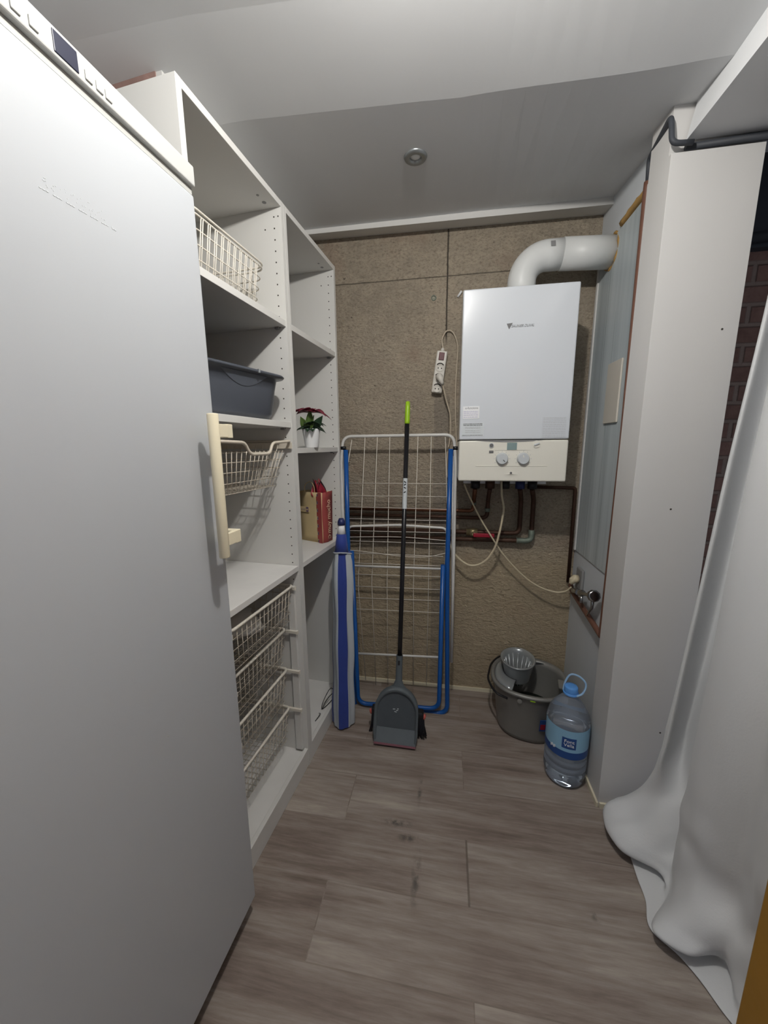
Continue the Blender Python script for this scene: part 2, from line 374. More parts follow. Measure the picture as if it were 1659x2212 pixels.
m_alu = mat('grey_metal_ring', (0.33, 0.35, 0.36), 0.35, 0.8)
m_glass = mat('frosted_lamp_glass', (0.75, 0.76, 0.76), 0.25)

# the right-hand wall sheet: vertical glossy streaks, their sheen painted into the colour
m_sheet = mat('streaky_grey_wall_sheet', (0.4, 0.45, 0.47), 0.3, spec=0.4)
q = NT(m_sheet); tc = q.n('ShaderNodeTexCoord')
s1 = q.noise(q.mapping(tc.outputs['Object'], scale=(1, 13, 0.35)), 1.0, 3, 0.5, 0.3)
s2 = q.noise(q.mapping(tc.outputs['Object'], scale=(1, 55, 0.5)), 1.0, 2, 0.5)
q.l(q.mix(q.mapr(s1, 0.35, 0.65), (0.37, 0.42, 0.44), (0.55, 0.60, 0.615)), q.b.inputs['Base Color'])
q.l(q.mapr(s2, 0.3, 0.7, 0.25, 0.5), q.b.inputs['Roughness'])

# ------------------------------------------------------------------ the setting
struct('floor', MB().box(-1.4, 2.3, -2.2, 2.3, -0.05, 0), m_floor)
struct('wall_back', MB().box(-1.4, 2.3, 2.09, 2.25, 0, 2.7), m_conc)
CH = [(-2.2, 2.51), (0.0, 2.512), (1.05, 2.532), (1.335, 2.521), (2.10, 2.566)]
mb = MB(); rows = []
CZ = {-2.2: 2.50, 0.0: 2.50, 1.05: 2.495, 1.335: 2.466, 2.10: 2.572}
for y, z in CH:
    c_ = 1 < y < 2; r = []
    for i in range(61):
        xx = -1.4+3.7*i/60; t = min(1, max(0, (xx+0.1)/0.8)); t = t*t*(3-2*t)
        r.append(Vector((xx, y-((0.04 if xx < 0 else 0.065)*min(1, abs(xx)/0.66) if c_ else 0), z+(CZ[y]-z)*t)))
    rows.append(r)
mb.grid(rows); mb.s = [False]*len(mb.s)
top = [[p + Vector((0, 0, 0.12)) for p in r] for r in rows]; mb.grid(top); mb.s = [False]*len(mb.s)
struct('ceiling', mb, m_ceil)
# step of plaster where the ceiling stops short of the concrete
mb = MB(); mb.add([(-0.9, 1.98, 2.54), (0.70, 1.98, 2.527), (0.70, 2.09, 2.545), (-0.9, 2.09, 2.565), (-0.9, 1.98, 2.60), (0.70, 1.98, 2.60), (0.70, 2.09, 2.60), (-0.9, 2.09, 2.60)],
    [(0, 3, 2, 1), (0, 1, 5, 4), (0, 4, 7, 3), (1, 2, 6, 5), (4, 5, 6, 7)])
struct('trim_1', mb, m_wall)
TH = math.radians(4.823); nV = Vector((math.cos(TH), -math.sin(TH), 0)); sV = Vector((math.sin(TH), math.cos(TH), 0)); O0 = Vector((-0.610, 1.437, 0))
def S(s, n, z): return O0 + sV*s + nV*n + Vector((0, 0, z))
Mu = Matrix.Translation(O0) @ Matrix.Rotation(-TH, 4, 'Z')
struct('wall_left', MB().box(-0.75, -0.61, -3.6, 0.72, 0, 2.62, M=Mu), m_wall)
# plastered lintel over the shelving with its raw terracotta end
mb = MB().box(-0.60, -0.175, -0.34, 0.55, 2.372, 2.56, M=Mu); mb.box(-0.595, -0.195, -0.343, -0.338, 2.372, 2.56, 1, M=Mu)
struct('trim_2', mb, [m_wall, m_terra])
# right wall of the boiler corner, with the grey sheet over it and a white bead
struct('wall_right', MB().box(0.70, 0.88, 1.56, 2.09, 0, 2.60), m_blue)
mb = MB().box(0.694, 0.70, 1.58, 2.055, 0.925, 2.372); struct('trim_3', mb, m_sheet)
struct('trim_4', MB().box(0.688, 0.70, 2.057, 2.074, 0.925, 2.30), m_wall)
mb = MB().tube(catmull([(0.70, 1.60, 2.385), (0.697, 1.72, 2.392), (0.70, 1.86, 2.390)], 6), [0.014+0.0015*math.sin(i*2.3) for i in range(13)], 8)
mb.tube([(0.697, 1.94+0.069*math.cos(a), 2.318+0.069*math.sin(a)) for a in [2*PI*i/26 for i in range(26)]], [0.006+0.003*math.sin(i*1.7) for i in range(26)], 6, closed=True)
struct('trim_5', mb, m_foam)
# column
mb = MB().box(0.65, 0.90, 1.417, 1.555, 0, 2.352)
for (u, v_) in ((1560, 711), (1449, 1100), (1426, 1583)):
    p = P(u, v_, 1.417); mb.disc(p, (0, -1, 0), 0.0035, 0.001, 10, 1)
struct('wall_column', mb, [m_plast, m_hole], bevel=0.006)
struct('trim_6', MB().box(0.652, 0.90, 1.435, 1.555, 2.352, 2.56), m_plast)
# beam beside the column
mb = MB(); mb.add([(0.690, -2.2, 2.385), (2.3, -2.2, 2.385), (2.3, 1.425, 2.385), (0.690, 1.425, 2.385), (0.722, -2.2, 2.56), (2.3, -2.2, 2.56), (2.3, 1.425, 2.56), (0.722, 1.425, 2.56)],
    [(0, 1, 2, 3), (0, 3, 7, 4), (3, 2, 6, 7), (0, 4, 5, 1), (4, 7, 6, 5), (1, 5, 6, 2)][::1])
struct('trim_7', mb, m_ceil)
struct('wall_brick', MB().box(0.88, 2.3, 1.80, 1.95, 0, 2.60), m_brick)
mb = MB().box(0.90, 2.3, 1.765, 1.80, 2.215, 2.56); mb.tube([(0.90, 1.755, 2.235), (2.3, 1.755, 2.30)], 0.02, 8)
struct('trim_8', mb, m_black2)
# skirtings
struct('baseboard_back', MB().box(-0.60, 0.70, 2.082, 2.09, 0, 0.022), m_base)
struct('baseboard_right', MB().box(0.642, 0.65, 1.412, 1.60, 0, 0.022), m_base)
struct('baseboard_column', MB().box(0.655, 0.90, 1.409, 1.417, 0, 0.022), m_base)
# ochre door leaf standing open beside the camera
struct('door_1', MB().box(0.548, 0.588, -0.15, 0.60, 0.006, 2.05), m_ochre, bevel=0.003)

# ------------------------------------------------------------------ refrigerator
FT = math.radians(3.28)
fr = thing('refrigerator', 'tall white refrigerator with cream bar handle on the left', 'refrigerator', (-0.574, 0.856, 0), -FT)
link('body', MB().box(-0.60, -0.058, -0.60, -0.002, 0.05, 2.098), m_fr, fr, bevel=0.004)
link('kick_plate', MB().box(-0.58, -0.075, -0.59, -0.01, 0.0, 0.05), m_dark, fr)
link('gasket', MB().box(-0.057, -0.050, -0.595, -0.004, 0.060, 2.04), m_gask, fr)
mb = MB().box(-0.050, 0.0, -0.60, 0.0, 0.072, 2.043)
door = link('door', mb, m_fr, fr, bevel=0.005, seg=3); door['label'] = 'white refrigerator door'
link('door_trim', MB().box(-0.048, -0.012, -0.598, -0.002, 0.056, 0.0715), m_gask, fr, bevel=0.002)
mb = MB()
for i in range(26):
    a = i/25; p = (0.0005, -0.338+0.119*a, 1.861+0.004*a)
    if i % 4 != 3: mb.box(-0.0005, 0.0006, p[1]-0.0016, p[1]+0.0016, p[2]-0.0006, p[2]+0.0006)
for i in range(40):
    yy = -0.335+0.112*random.random(); mb.disc((0, yy, 1.866+0.018*random.random()), (1, 0, 0), 0.0007, 0.0005, 6)
o = link('glue_marks', mb, m_fr2, door); o['label'] = 'faint rows of residue left by a removed badge'
link('scratch', MB().box(-0.0005, 0.0007, -0.245, -0.241, 0.865, 0.867), m_frp, door)
cp = link('control_panel', MB().box(-0.056, 0.006, -0.60, 0.0, 2.058, 2.100), m_frp, fr, bevel=0.004, seg=3)
link('grip_recess', MB().box(-0.056, -0.004, -0.598, -0.002, 2.0445, 2.0575), m_frg, fr)
link('display', MB().box(0.004, 0.0075, -0.292, -0.256, 2.064, 2.093), m_lcd, cp, bevel=0.001)
for yy in (-0.340, -0.318, -0.240, -0.222, -0.206):
    link('button', MB().box(0.004, 0.0085, yy-0.006, yy+0.006, 2.066, 2.080), m_frp, cp, bevel=0.0015)
h = link('handle', MB().tube([(0.050, -0.070, 1.222), (0.050, -0.070, 1.562)], 0.0125, 24), m_cream, fr, bevel=0.002)
for z0 in (1.508, 1.246):
    link('handle_bracket', MB().box(0.0, 0.0535, -0.024, -0.004, z0, z0+0.033).box(0.041, 0.0530, -0.064, -0.010, z0+0.001, z0+0.032), m_cream, h, bevel=0.0015)

# ------------------------------------------------------------------ open wardrobe units
def holes(mb, y, side, z0=0.30, z1=2.31, d=1, m=1):
    """rows of shelf-pin holes on a panel face at local y; side = outward direction"""
    z = z1; k = 0
    while z > z0:
        mb.disc((-0.030, y, z), (0, side, 0), 0.0028, 0.0006, 8, m)
        z -= 0.0375
    mb.disc((-0.013, y, z1), (0, side, 0), 0.0028, 0.0006, 8, m); mb.disc((-0.068, y, z1-0.037), (0, side, 0), 0.0028, 0.0006, 8, m)
def unit(s0, s1, label, shelves):
    u = thing('wardrobe_frame', label, 'shelving unit', S(s0, 0, 0), -TH, group=None)
    W = s1-s0; t = 0.019
    mb = MB().box(-0.58, 0, 0.0005, t, 0, 2.36); link('side_panel', mb, m_melam, u, bevel=0.0012)
    mb = MB().box(-0.58, 0, W-t, W-0.0005, 0, 2.36); holes(mb, W-t, -1, m=1); link('side_panel', mb, [m_melam, m_hole], u)
    tp = link('top_panel', MB().box(-0.58, 0, t, W-t, 2.339, 2.3595), m_melam, u, bevel=0.001)
    link('cam_fitting', MB().disc((-0.045, W-0.055, 2.339), (0, 0, -1), 0.0075, 0.0006, 14), m_grey, tp); link('cam_fitting', MB().disc((-0.045, W-0.095, 2.339), (0, 0, -1), 0.005, 0.0006, 12), m_grey, tp)
    link('back_panel', MB().box(-0.572, -0.567, t, W-t, 0.06, 2.339), m_melam, u)
    link('bottom_panel', MB().box(-0.566, -0.022, t, W-t, 0.055, 0.074), m_dust, u)
    link('plinth', MB().box(-0.020, -0.002, t, W-t, 0.0, 0.088), m_melam, u, bevel=0.0015)
    for z in shelves:
        sh = link('shelf', MB().box(-0.562, -0.004, t+0.001, W-t-0.001, z-0.022, z), m_dust if z < 1.2 else m_melam, u, bevel=0.001)
        mb = MB(); mb.box(-0.045, -0.030, W-t-0.013, W-t-0.002, z-0.030, z-0.0222); link('shelf_pin', mb, m_grey, sh)
    return u
unit(-0.5, 0.0, 'tall open white shelving unit with wire baskets, next to the refrigerator', [1.957, 1.582, 0.985])
unit(0.0, 0.5, 'tall open white shelving unit holding the potted plant, by the concrete wall', [1.957, 1.480, 0.985])
def loc_in(parent, s, n, z): pass
# pull-out fittings frame in the lower part of the first unit
rf = thing('basket_runner_frame', 'white runner frame with rails for the lower wire baskets', 'drawer runner', S(-0.5, 0, 0), -TH)
for (y0, y1) in ((0.021, 0.034), (0.466, 0.479)):
    link('post', MB().box(-0.055, -0.024, y0, y1, 0.090, 0.895), m_melam, rf, bevel=0.001)
    link('post', MB().box(-0.545, -0.515, y0, y1, 0.090, 0.895), m_melam, rf, bevel=0.001)
for z in (0.895, 0.692, 0.500, 0.308):
    for (y0, y1) in ((0.0345, 0.044), (0.456, 0.4655)):
        link('rail', MB().box(-0.550, -0.018, y0, y1, z-0.012, z+0.001).box(-0.018, -0.012, y0-0.001, y1+0.001, z-0.014, z+0.003), m_wire2, rf, bevel=0.001)
def lower_basket():
    b = thing('wire_basket', '', 'basket', (0, 0, 0), -TH, group='pull-out wire baskets low in the shelving')
    X0, X1, Y0, Y1, H = -0.46, 0.0, 0.0, 0.405, 0.150
    link('rim', MB().tube(fillet([(X1, Y0+0.2, 0), (X1, Y1, 0), (X0, Y1, 0), (X0, Y0, 0), (X1, Y0, 0), (X1, Y0+0.2, 0)], 0.02, 4)[:-1], 0.0058, 8, closed=True), m_wire2, b)
    mb = MB(); k = 0.0014
    def ring(z):
        ins = 0.004+0.10*(-z)
        return [(X1-ins*0.6, Y0+ins, z), (X1-ins*0.6, Y1-ins, z), (X0+ins, Y1-ins, z), (X0+ins, Y0+ins, z)]
    for z in (-0.035, -0.075, -0.115, -H):
        mb.tube(ring(z), k, 5, closed=True)
    for i in range(1, 15):
        y = Y0+(Y1-Y0)*i/15; yi = Y0+0.019+(Y1-Y0-0.038)*i/15
        mb.tube([(X1, y, 0), (X1-0.011, yi, -H), (X0+0.019, yi, -H), (X0, y, 0)], k, 4)
    for i in range(1, 15):
        x = X1+(X0-X1)*i/15; xi = X1-0.011+(X0-X1+0.030)*i/15
        mb.tube([(x, Y0, 0), (xi, Y0+0.019, -H), (xi, Y1-0.019, -H), (x, Y1, 0)], k, 4)
    link('wire_mesh', mb, m_wire, b); return b
lb = lower_basket(); lb['label'] = 'topmost of the four pull-out wire baskets below the wide shelf, holding white plastic'
lb.location = S(-0.4525, -0.020, 0.905)
for (n_, z_, tx) in ((-0.066, 0.700, 'second from top of the four pull-out wire baskets in the shelving'), (-0.068, 0.508, 'third from top of the four pull-out wire baskets in the shelving'), (-0.068, 0.316, 'lowest of the four pull-out wire baskets, just above the bottom board')):
    dup(lb, S(-0.4525, n_, z_), tx)
# crumpled plastic in the top basket
mb = MB(); rows = []
for i in range(14):
    r = []
    for j in range(18):
        a = 2*PI*j/18; t = i/13*PI; k = 1+0.35*mnoise.noise(Vector((math.cos(a)*2, math.sin(a)*2, i*0.5)))
        r.append((-0.20+0.15*math.sin(t)*math.cos(a)*k, 0.19+0.12*math.sin(t)*math.sin(a)*k, -0.095-0.048*math.cos(t)*(0.9+0.2*k*0.5)))
    rows.append(r)
mb.grid(rows, closed=True)
o = link('plastic_bag', mb, m_cloud, None); o.location = S(-0.4525, -0.020, 0.905+0.004); o.rotation_euler = (0, 0, -TH)
tag(o, 'crumpled thin white plastic bag lying in the topmost pull-out basket', 'bag')

# pull-out basket under the second shelf
pb = thing('wire_basket', 'pull-out wire basket with dipped front rim under the basin shelf', 'basket', S(-0.478, 0, 0), -TH)
Y1 = 0.452
pts = [(-0.50, 0.003, 1.505), (-0.012, 0.003, 1.505), (-0.002, 0.02, 1.503), (-0.002, 0.145, 1.500), (-0.002, 0.170, 1.462), (0.0, 0.285, 1.462), (-0.002, 0.310, 1.500), (-0.002, Y1-0.02, 1.507), (-0.012, Y1, 1.507), (-0.50, Y1, 1.507)]
link('rim', MB().tube(fillet(pts, 0.018, 5), 0.0055, 10), m_wire, pb)
for y in (0.004, Y1-0.004):
    link('runner', MB().box(-0.54, 0.0, y-0.003, y+0.003, 1.478, 1.502), m_wire, pb, bevel=0.001)
mb = MB(); H0, H1 = 1.492, 1.335
for k_, z in enumerate((1.468, 1.437, 1.405, 1.370, H1)):
    t = (H0-z)/(H0-H1); i_ = 0.020+0.045*t
    mb.tube([(-0.004-i_*0.7, i_, z), (-0.004-i_*0.7, Y1-i_, z), (-0.50+i_, Y1-i_, z), (-0.50+i_, i_, z)], 0.0020 if k_ > 0 else 0.0014, 6, closed=True)
for i in range(1, 16):
    f_ = i/16; ya = 0.02+(Y1-0.04)*f_; yb = 0.065+(Y1-0.13)*f_
    mb.tube([(-0.018, ya, H0-0.02), (-0.050, yb, H1), (-0.435, yb, H1), (-0.48, ya, H0)], 0.0015, 5)
for i in range(1, 14):
    f_ = i/14; xa = -0.02-0.46*f_; xb = -0.05-0.385*f_
    mb.tube([(xa, 0.02, H0), (xb, 0.065, H1), (xb, Y1-0.065, H1), (xa, Y1-0.02, H0)], 0.0015, 5)
link('wire_mesh', mb, m_wire, pb)

# basket standing on the top shelf
tb = thing('wire_basket', 'tapered cream wire basket standing on the top shelf of the near unit', 'basket', S(-0.48, 0, 1.9585), -TH)
XA, XB, YA, YB, HH = -0.36, -0.030, 0.012, 0.385, 0.155
def rr(ins, z, r=0.04, n=5):
    a = [(XB-ins, YA+0.15, z), (XB-ins, YB-ins, z), (XA+ins, YB-ins, z), (XA+ins, YA+ins, z), (XB-ins, YA+ins, z), (XB-ins, YA+0.15, z)]
    return fillet(a, r, n)[:-1]
link('rim', MB().tube(rr(0, HH), 0.0035, 8, closed=True).tube(rr(0.001, HH-0.012), 0.0030, 8, closed=True), m_wire2, tb)
mb = MB()
for z in (0.003, 0.04, 0.075, 0.11): mb.tube(rr(0.022*(1-z/HH), z), 0.0022, 6, closed=True)
for i in range(1, 11):
    f_ = i/11
    for d in (-0.004, 0.004):
        y = YA+0.03+(YB-YA-0.06)*f_+d
        mb.tube([(XB, y, HH-0.012), (XB-0.022, y, 0.003), (XA+0.022, y, 0.003), (XA, y, HH-0.012)], 0.0018, 5)
for i in range(1, 9):
    f_ = i/9
    for d in (-0.004, 0.004):
        x_ = XA+0.03+(XB-XA-0.06)*f_+d
        mb.tube([(x_, YA, HH-0.012), (x_, YA+0.022, 0.003), (x_, YB-0.022, 0.003), (x_, YB, HH-0.012)], 0.0018, 5)
link('wire_mesh', mb, m_wire2, tb)

# grey basin
BH = 0.80
ba = thing('washing_up_basin', 'dark grey rectangular plastic basin on the middle shelf', 'basin', S(-0.255, -0.168, 1.583), -TH-math.radians(11))
def rrect(hx, hy, r, z, n=8):
    out = []
    for (sx, sy, a0) in ((1, 1, 0), (-1, 1, PI/2), (-1, -1, PI), (1, -1, 3*PI/2)):
        for k in range(n+1):
            a = a0+PI/2*k/n; out.append((sx*(hx-r)+r*math.cos(a), sy*(hy-r)+r*math.sin(a), z))
    return out
mb = MB()
prof = [(0.010, 0.03, 0.0), (0.115, 0.150, 0.0), (0.132, 0.167, 0.005), (0.140, 0.176, 0.022), (0.148, 0.186, 0.12), (0.155, 0.192, 0.170), (0.172, 0.208, 0.172), (0.175, 0.211, 0.178), (0.172, 0.208, 0.184), (0.154, 0.191, 0.184), (0.148, 0.186, 0.17), (0.142, 0.180, 0.12), (0.132, 0.170, 0.022), (0.108, 0.145, 0.006), (0.01, 0.03, 0.006)]
mb.grid([rrect(a, b, min(a*0.9, 0.07), z) for a, b, z in prof], closed=True)
ba.scale = (1.0, 1.0, 0.84)
link('tub', mb, m_basin, ba)
link('rim_lip', MB().box(0.170, 0.1775, 0.04, 0.046, 0.172, 0.186), m_bucki, ba)
mb = MB(); 
rows = []
for i in range(9):
    t = i/8; r = []
    for k in range(13):
        a = -0.10+0.20*k/12; zz = 0.168-0.05*t*math.cos((k/12-0.5)*PI)
        hx = 0.1325+0.0225*(zz-0.018)/0.152
        r.append((hx+0.002, a, zz))
    rows.append(r)
mb.grid(rows); o = link('handle_boss', mb, m_basin, ba)

# poinsettia in a white pot
def leaf(mb, base, d, L, Wd, droop=0.3, m=0, up=Vector((0, 0, 1))):
    base = Vector(base); d = Vector(d).normalized(); side = d.cross(up)
    side = side.normalized() if side.length > 1e-3 else Vector((1, 0, 0)); rows = []
    N = 8
    for i in range(N+1):
        t = i/N; wv = Wd*math.sin(PI*min(1, t**0.8))*(1-0.25*t); c = base+d*(L*t)-up*(droop*L*t*t)
        rows.append([c-side*wv*0.5+up*0.12*wv, c-side*wv*0.25, c-up*0.04*wv, c+side*wv*0.25, c+side*wv*0.5+up*0.12*wv])
    mb.grid(rows, m)
pt = P(674, 966, 1.64); pt.z = 1.4805
po = thing('potted_poinsettia', 'small red poinsettia in a white pot on the far shelving unit', 'potted plant', pt)
po.scale = (1.2, 1.2, 1.2)
link('pot', MB().lathe([(0.0, 0), (0.024, 0), (0.025, 0.002), (0.034, 0.066), (0.0345, 0.070), (0.0325, 0.070), (0.031, 0.060), (0.0, 0.058)], n=32), m_potw, po)
mb = MB()
for i in range(16):
    a = 2.4*i; el = 0.2+0.5*random.random(); leaf(mb, (0.006*math.cos(a), 0.006*math.sin(a), 0.062+0.03*random.random()), (math.cos(a), math.sin(a), el), 0.055, 0.034, 0.5, 1)
leaf(mb, (0.0, -0.008, 0.064), (0.05, -0.15, 1), 0.080, 0.036, 0.05, 0, up=Vector((0, -1, 0)))
leaf(mb, (-0.01, -0.008, 0.064), (-0.35, -0.3, 0.8), 0.06, 0.034, 0.1, 0, up=Vector((0, -1, 0)))
leaf(mb, (0.012, -0.006, 0.064), (0.7, -0.3, 0.9), 0.07, 0.036, 0.1, 1, up=Vector((0, -1, 0)))
for i in range(4): mb.tube([(0, 0, 0.055), (0.012*math.cos(i*1.6), 0.012*math.sin(i*1.6), 0.12)], 0.0018, 6, 0)
link('foliage', mb, [m_leafg, m_leafd], po, solid=0.0008)
mb = MB()
for i, (a, L, dr) in enumerate(((0.1, 0.085, 0.65), (0.9, 0.06, 0.3), (1.9, 0.05, 0.2), (2.8, 0.075, 0.35), (3.3, 0.085, 0.45), (4.2, 0.06, 0.45), (5.3, 0.06, 0.35), (5.9, 0.08, 0.6), (2.3, 0.06, 0.2), (4.8, 0.045, 0.2))):
    leaf(mb, (0, 0, 0.128+0.005*(i % 3)), (math.cos(a), math.sin(a), 0.36), L, 0.046, dr, 0)
link('red_bracts', mb, m_leafr, po, solid=0.0008)
link('flower_buds', MB().lathe([(0.0, 0), (0.006, 0.002), (0.007, 0.006), (0.0, 0.009)], (0, 0, 0.137), 10), m_coral, po)

# kraft paper bag
bg = thing('paper_bag', 'kraft paper shopping bag with red printed side on the lower shelf', 'paper bag', S(0.346, -0.050, 0.986), -TH-math.radians(18))
mb = MB(); rows = []
for i in range(9):
    z = 0.265*i/8; t = i/8; sk = 0.006*math.sin(t*5)
    rows.append([(-0.165-sk, 0.0+0.004*math.sin(i*1.3), z), (-0.11, -0.003*math.sin(i*0.9), z), (-0.055, 0.004*math.sin(i*1.1+1), z), (0.0+0.003*t, 0.003*math.sin(i), z)])
bag_front = rows
mb.grid(rows, 0)
mb.grid([[r[-1], (0.006+0.006*math.sin(i*0.7), 0.030, r[0][2]), (0.0, 0.075+0.01*i/8, r[0][2]+0.004)] for i, r in enumerate(rows)], 1)
mb.grid([[(0.0, 0.075+0.01*i/8, r[0][2]), (-0.08, 0.08, r[0][2]), (-0.165, 0.075, r[0][2]), r[0]] for i, r in enumerate(rows)], 0)
mb.add([rows[0][0], rows[0][-1], (0, 0.075, 0), (-0.165, 0.075, 0)], [(0, 3, 2, 1)], 0)
# castellated red border printed on the front face
for i in range(13):
    z0 = 0.265*i/13; w_ = 0.030 if i % 2 else 0.021
    mb.box(-w_, 0.0015, -0.0062, -0.0052, z0, z0+0.265/13, 1)
    if i % 2 == 0: mb.box(-w_-0.006, -w_, -0.0062, -0.0052, z0+0.003, z0+0.014, 2)
link('bag_body', mb, [m_kraft, m_redp, m_purple], bg, solid=0.0012)
Mside = Matrix(((0, 0, 1, 0.0135), (0, -1, 0, 0.034), (1, 0, 0, 0.135), (0, 0, 0, 1)))
# text up the red side, reading bottom to top
Mside = Matrix.Translation((0.0145, 0.036, 0.130)) @ Matrix(((0, 0, 1, 0), (0, -1, 0, 0), (1, 0, 0, 0), (0, 0, 0, 1)))
Mside = Matrix.Translation((0.0145, 0.036, 0.138)) @ Matrix.Rotation(PI/2, 4, 'Z') @ Matrix.Rotation(PI/2, 4, 'X') @ Matrix.Rotation(PI/2, 4, 'Z')
lettering('lettering', 'muy mucho', 0.040, m_gold, bg, Mside, sx=0.95)
mb = MB().tube([(0.0145, 0.028, 0.022), (0.0145, 0.028, 0.034), (0.0145, 0.046, 0.034), (0.0145, 0.046, 0.022)], 0.0012, 6, closed=True); mb.tube([(0.0145, 0.032, 0.034), (0.0145, 0.034, 0.040), (0.0145, 0.040, 0.040), (0.0145, 0.042, 0.034)], 0.0010, 6)
link('bag_icon', mb, m_gold, bg)
mb = MB().box(-0.152, -0.085, -0.0068, -0.0056, 0.158, 0.186, 0); mb.box(-0.105, -0.088, -0.0074, -0.0066, 0.160, 0.185, 1)
for i in range(5): mb.tube([(-0.140+i*0.006, -0.0072, 0.164+0.003*(i % 2)), (-0.137+i*0.006, -0.0072, 0.178-0.003*(i % 2))], 0.0009, 5, 1)
mb.disc((-0.0965, -0.0072, 0.172), (0, -1, 0), 0.005, 0.001, 12, 0)
o = link('sticker', mb, [m_kraft, m_purple], bg)
for yy in (0.004, 0.074):
    link('carry_handle', MB().tube(catmull([(-0.12, yy, 0.26), (-0.115, yy, 0.300), (-0.085, yy+0.004, 0.318), (-0.055, yy, 0.300), (-0.05, yy, 0.26)], 6), 0.0022, 6), m_kraft, bg)
tw = thing('red_gift_wrap', 'crumpled dark red wrapping paper sticking out of the paper bag', 'wrapping paper', S(0.346, -0.050, 0.986+0.20), -TH-math.radians(18))
mb = MB()
for i in range(15):
    a = random.uniform(0, 2*PI); leaf(mb, (-0.05+random.uniform(-0.02, 0.035), 0.035+random.uniform(-0.02, 0.02), 0.03), (0.35*math.cos(a)-0.12, 0.3*math.sin(a)-0.1, 1.0), random.uniform(0.07, 0.115), 0.045, random.uniform(0.05, 0.5), i % 4 == 0, up=Vector((math.cos(a), math.sin(a), 0)))
link('folds', mb, [m_redf, m_black], tw, solid=0.0008)
# dark strap loops lying on the bottom board of the far unit
mb = MB().tube(catmull([S(0.36, -0.02, 0.12), S(0.33, -0.035, 0.150), S(0.27, -0.05, 0.115), S(0.25, -0.05, 0.082), S(0.32, -0.03, 0.079), S(0.40, -0.015, 0.093)], 8), 0.0022, 6)
mb.tube(catmull([S(0.25, -0.05, 0.083), S(0.28, -0.045, 0.098), S(0.33, -0.035, 0.108), S(0.40, -0.02, 0.098)], 8), 0.0022, 6)
mb.tube(catmull([S(0.22, -0.055, 0.078), S(0.20, -0.04, 0.090), S(0.16, -0.05, 0.079)], 6), 0.0018, 6)
o = link('cord', mb, m_black); tag(o, 'thin black cord looped on the bottom board beside the beach umbrella', 'cord')

# ------------------------------------------------------------------ closed beach umbrella
UB = Vector((-0.524, 1.690, 0)); UT = Vector((-0.5165, 1.745, 1.13))
um = thing('beach_umbrella', 'closed blue and white striped beach umbrella leaning against the shelving', 'umbrella', UB)
def ux(t): return (UT-UB)*t
mb = MB(); rows = []; K = 48
for i in range(41):
    t = i/40; z = 0.012+0.945*t
    rad = 0.056*(1-0.10*t)+0.003*math.sin(t*17)
    if t > 0.97: rad *= 0.93
    r = []
    for k in range(K):
        a = 2*PI*k/K
        fold = 1+0.13*math.sin(3*a+1.1*t)+0.07*math.sin(7*a+3*t)+0.05*mnoise.noise(Vector((3*math.cos(a), 3*math.sin(a), t*7)))
        c = ux(z/1.13)
        r.append((c.x+rad*fold*math.cos(a)*1.0, c.y+rad*fold*math.sin(a)*0.75, z))
    rows.append(r)
base_i = len(mb.f); mb.grid(rows, 0, closed=True)
for i in range(40):
    for k in range(K):
        a = (k+0.5)/K
        # stripes run along the canvas: blue, then pale grey, wrapped round the bundle
        ph = (a*360+0) % 360
        blue = (262 <= ph < 315) or (25 <= ph < 80) or (130 <= ph < 185)
        mb.m[base_i+i*K+k] = 1 if blue else 0
mb.add(rows[0], [tuple(range(K))[::-1]], 1); mb.add(rows[-1], [tuple(range(K))], 1)
link('canopy', mb, [m_ugrey, m_ublue], um)
link('hem_band', MB().tube([(p[0]*1.0+(p[0]-ux(0.835).x)*0.04, p[1]+(p[1]-ux(0.835).y)*0.04, 0.950-0.012*math.sin(i/48*2*PI)) for i, p in enumerate(rows[-1])], 0.0035, 6, closed=True), m_ugrey, um)
link('canopy_top', MB().tube([ux(0.84), ux(0.93)], [0.036, 0.024], 20), m_ublue, um)
link('ferrule', MB().tube([ux(0.925), ux(0.975)], [0.022, 0.015], 20), m_potw, um)
link('tip', MB().tube([ux(0.97), ux(0.985), ux(1.0)], [0.019, 0.019, 0.012], 16), m_navy, um)

# ------------------------------------------------------------------ drying rack
dr = thing('drying_rack', 'folded blue and white metal drying rack leaning against the concrete wall', 'clothes airer', (-0.25, 1.86, 0))
def RK(u, v_, dy=0.0):
    """point on the leaning plane of the rack (y grows with height)"""
    y = 1.90
    for _ in range(4):
        p = P(u, v_, y); y = 1.875+0.085*max(0, p.z)/1.53+dy
    return P(u, v_, y)-Vector((-0.25, 1.86, 0))
pts = [RK(742, 1130), RK(737, 1000), RK(741, 943), RK(981, 939), RK(984, 1000), RK(980, 1200), RK(975, 1430)]
pts = [RK(748, 1400)]+pts
link('outer_frame', MB().tube(fillet(pts, 0.05, 8), 0.0085, 12), m_rack, dr)
pts = [RK(747, 972, -0.012), RK(752, 1180, -0.012), RK(766, 1529, -0.012), RK(966, 1541, -0.012), RK(966, 1220, -0.012), RK(974, 970, -0.012)]
link('leg_frame', MB().tube(fillet(pts, 0.055, 8), 0.0125, 12), m_rackb, dr)
pts = [RK(760, 1190, -0.034), RK(774, 1519, -0.034), RK(948, 1531, -0.034), RK(957, 1220, -0.034)]
link('leg_frame', MB().tube(fillet(pts, 0.055, 8), 0.012, 12), m_rackb, dr)
pts = [RK(752, 1200, 0.0), RK(752, 1137, 0.0), RK(862, 1134, 0), RK(965, 1141, 0.0), RK(966, 1200, 0.0)]
link('wing_frame', MB().tube(fillet(pts, 0.03, 8), 0.0065, 10), m_rack, dr)
pts = [RK(743, 985, 0.010), RK(741, 1150, 0.010)]
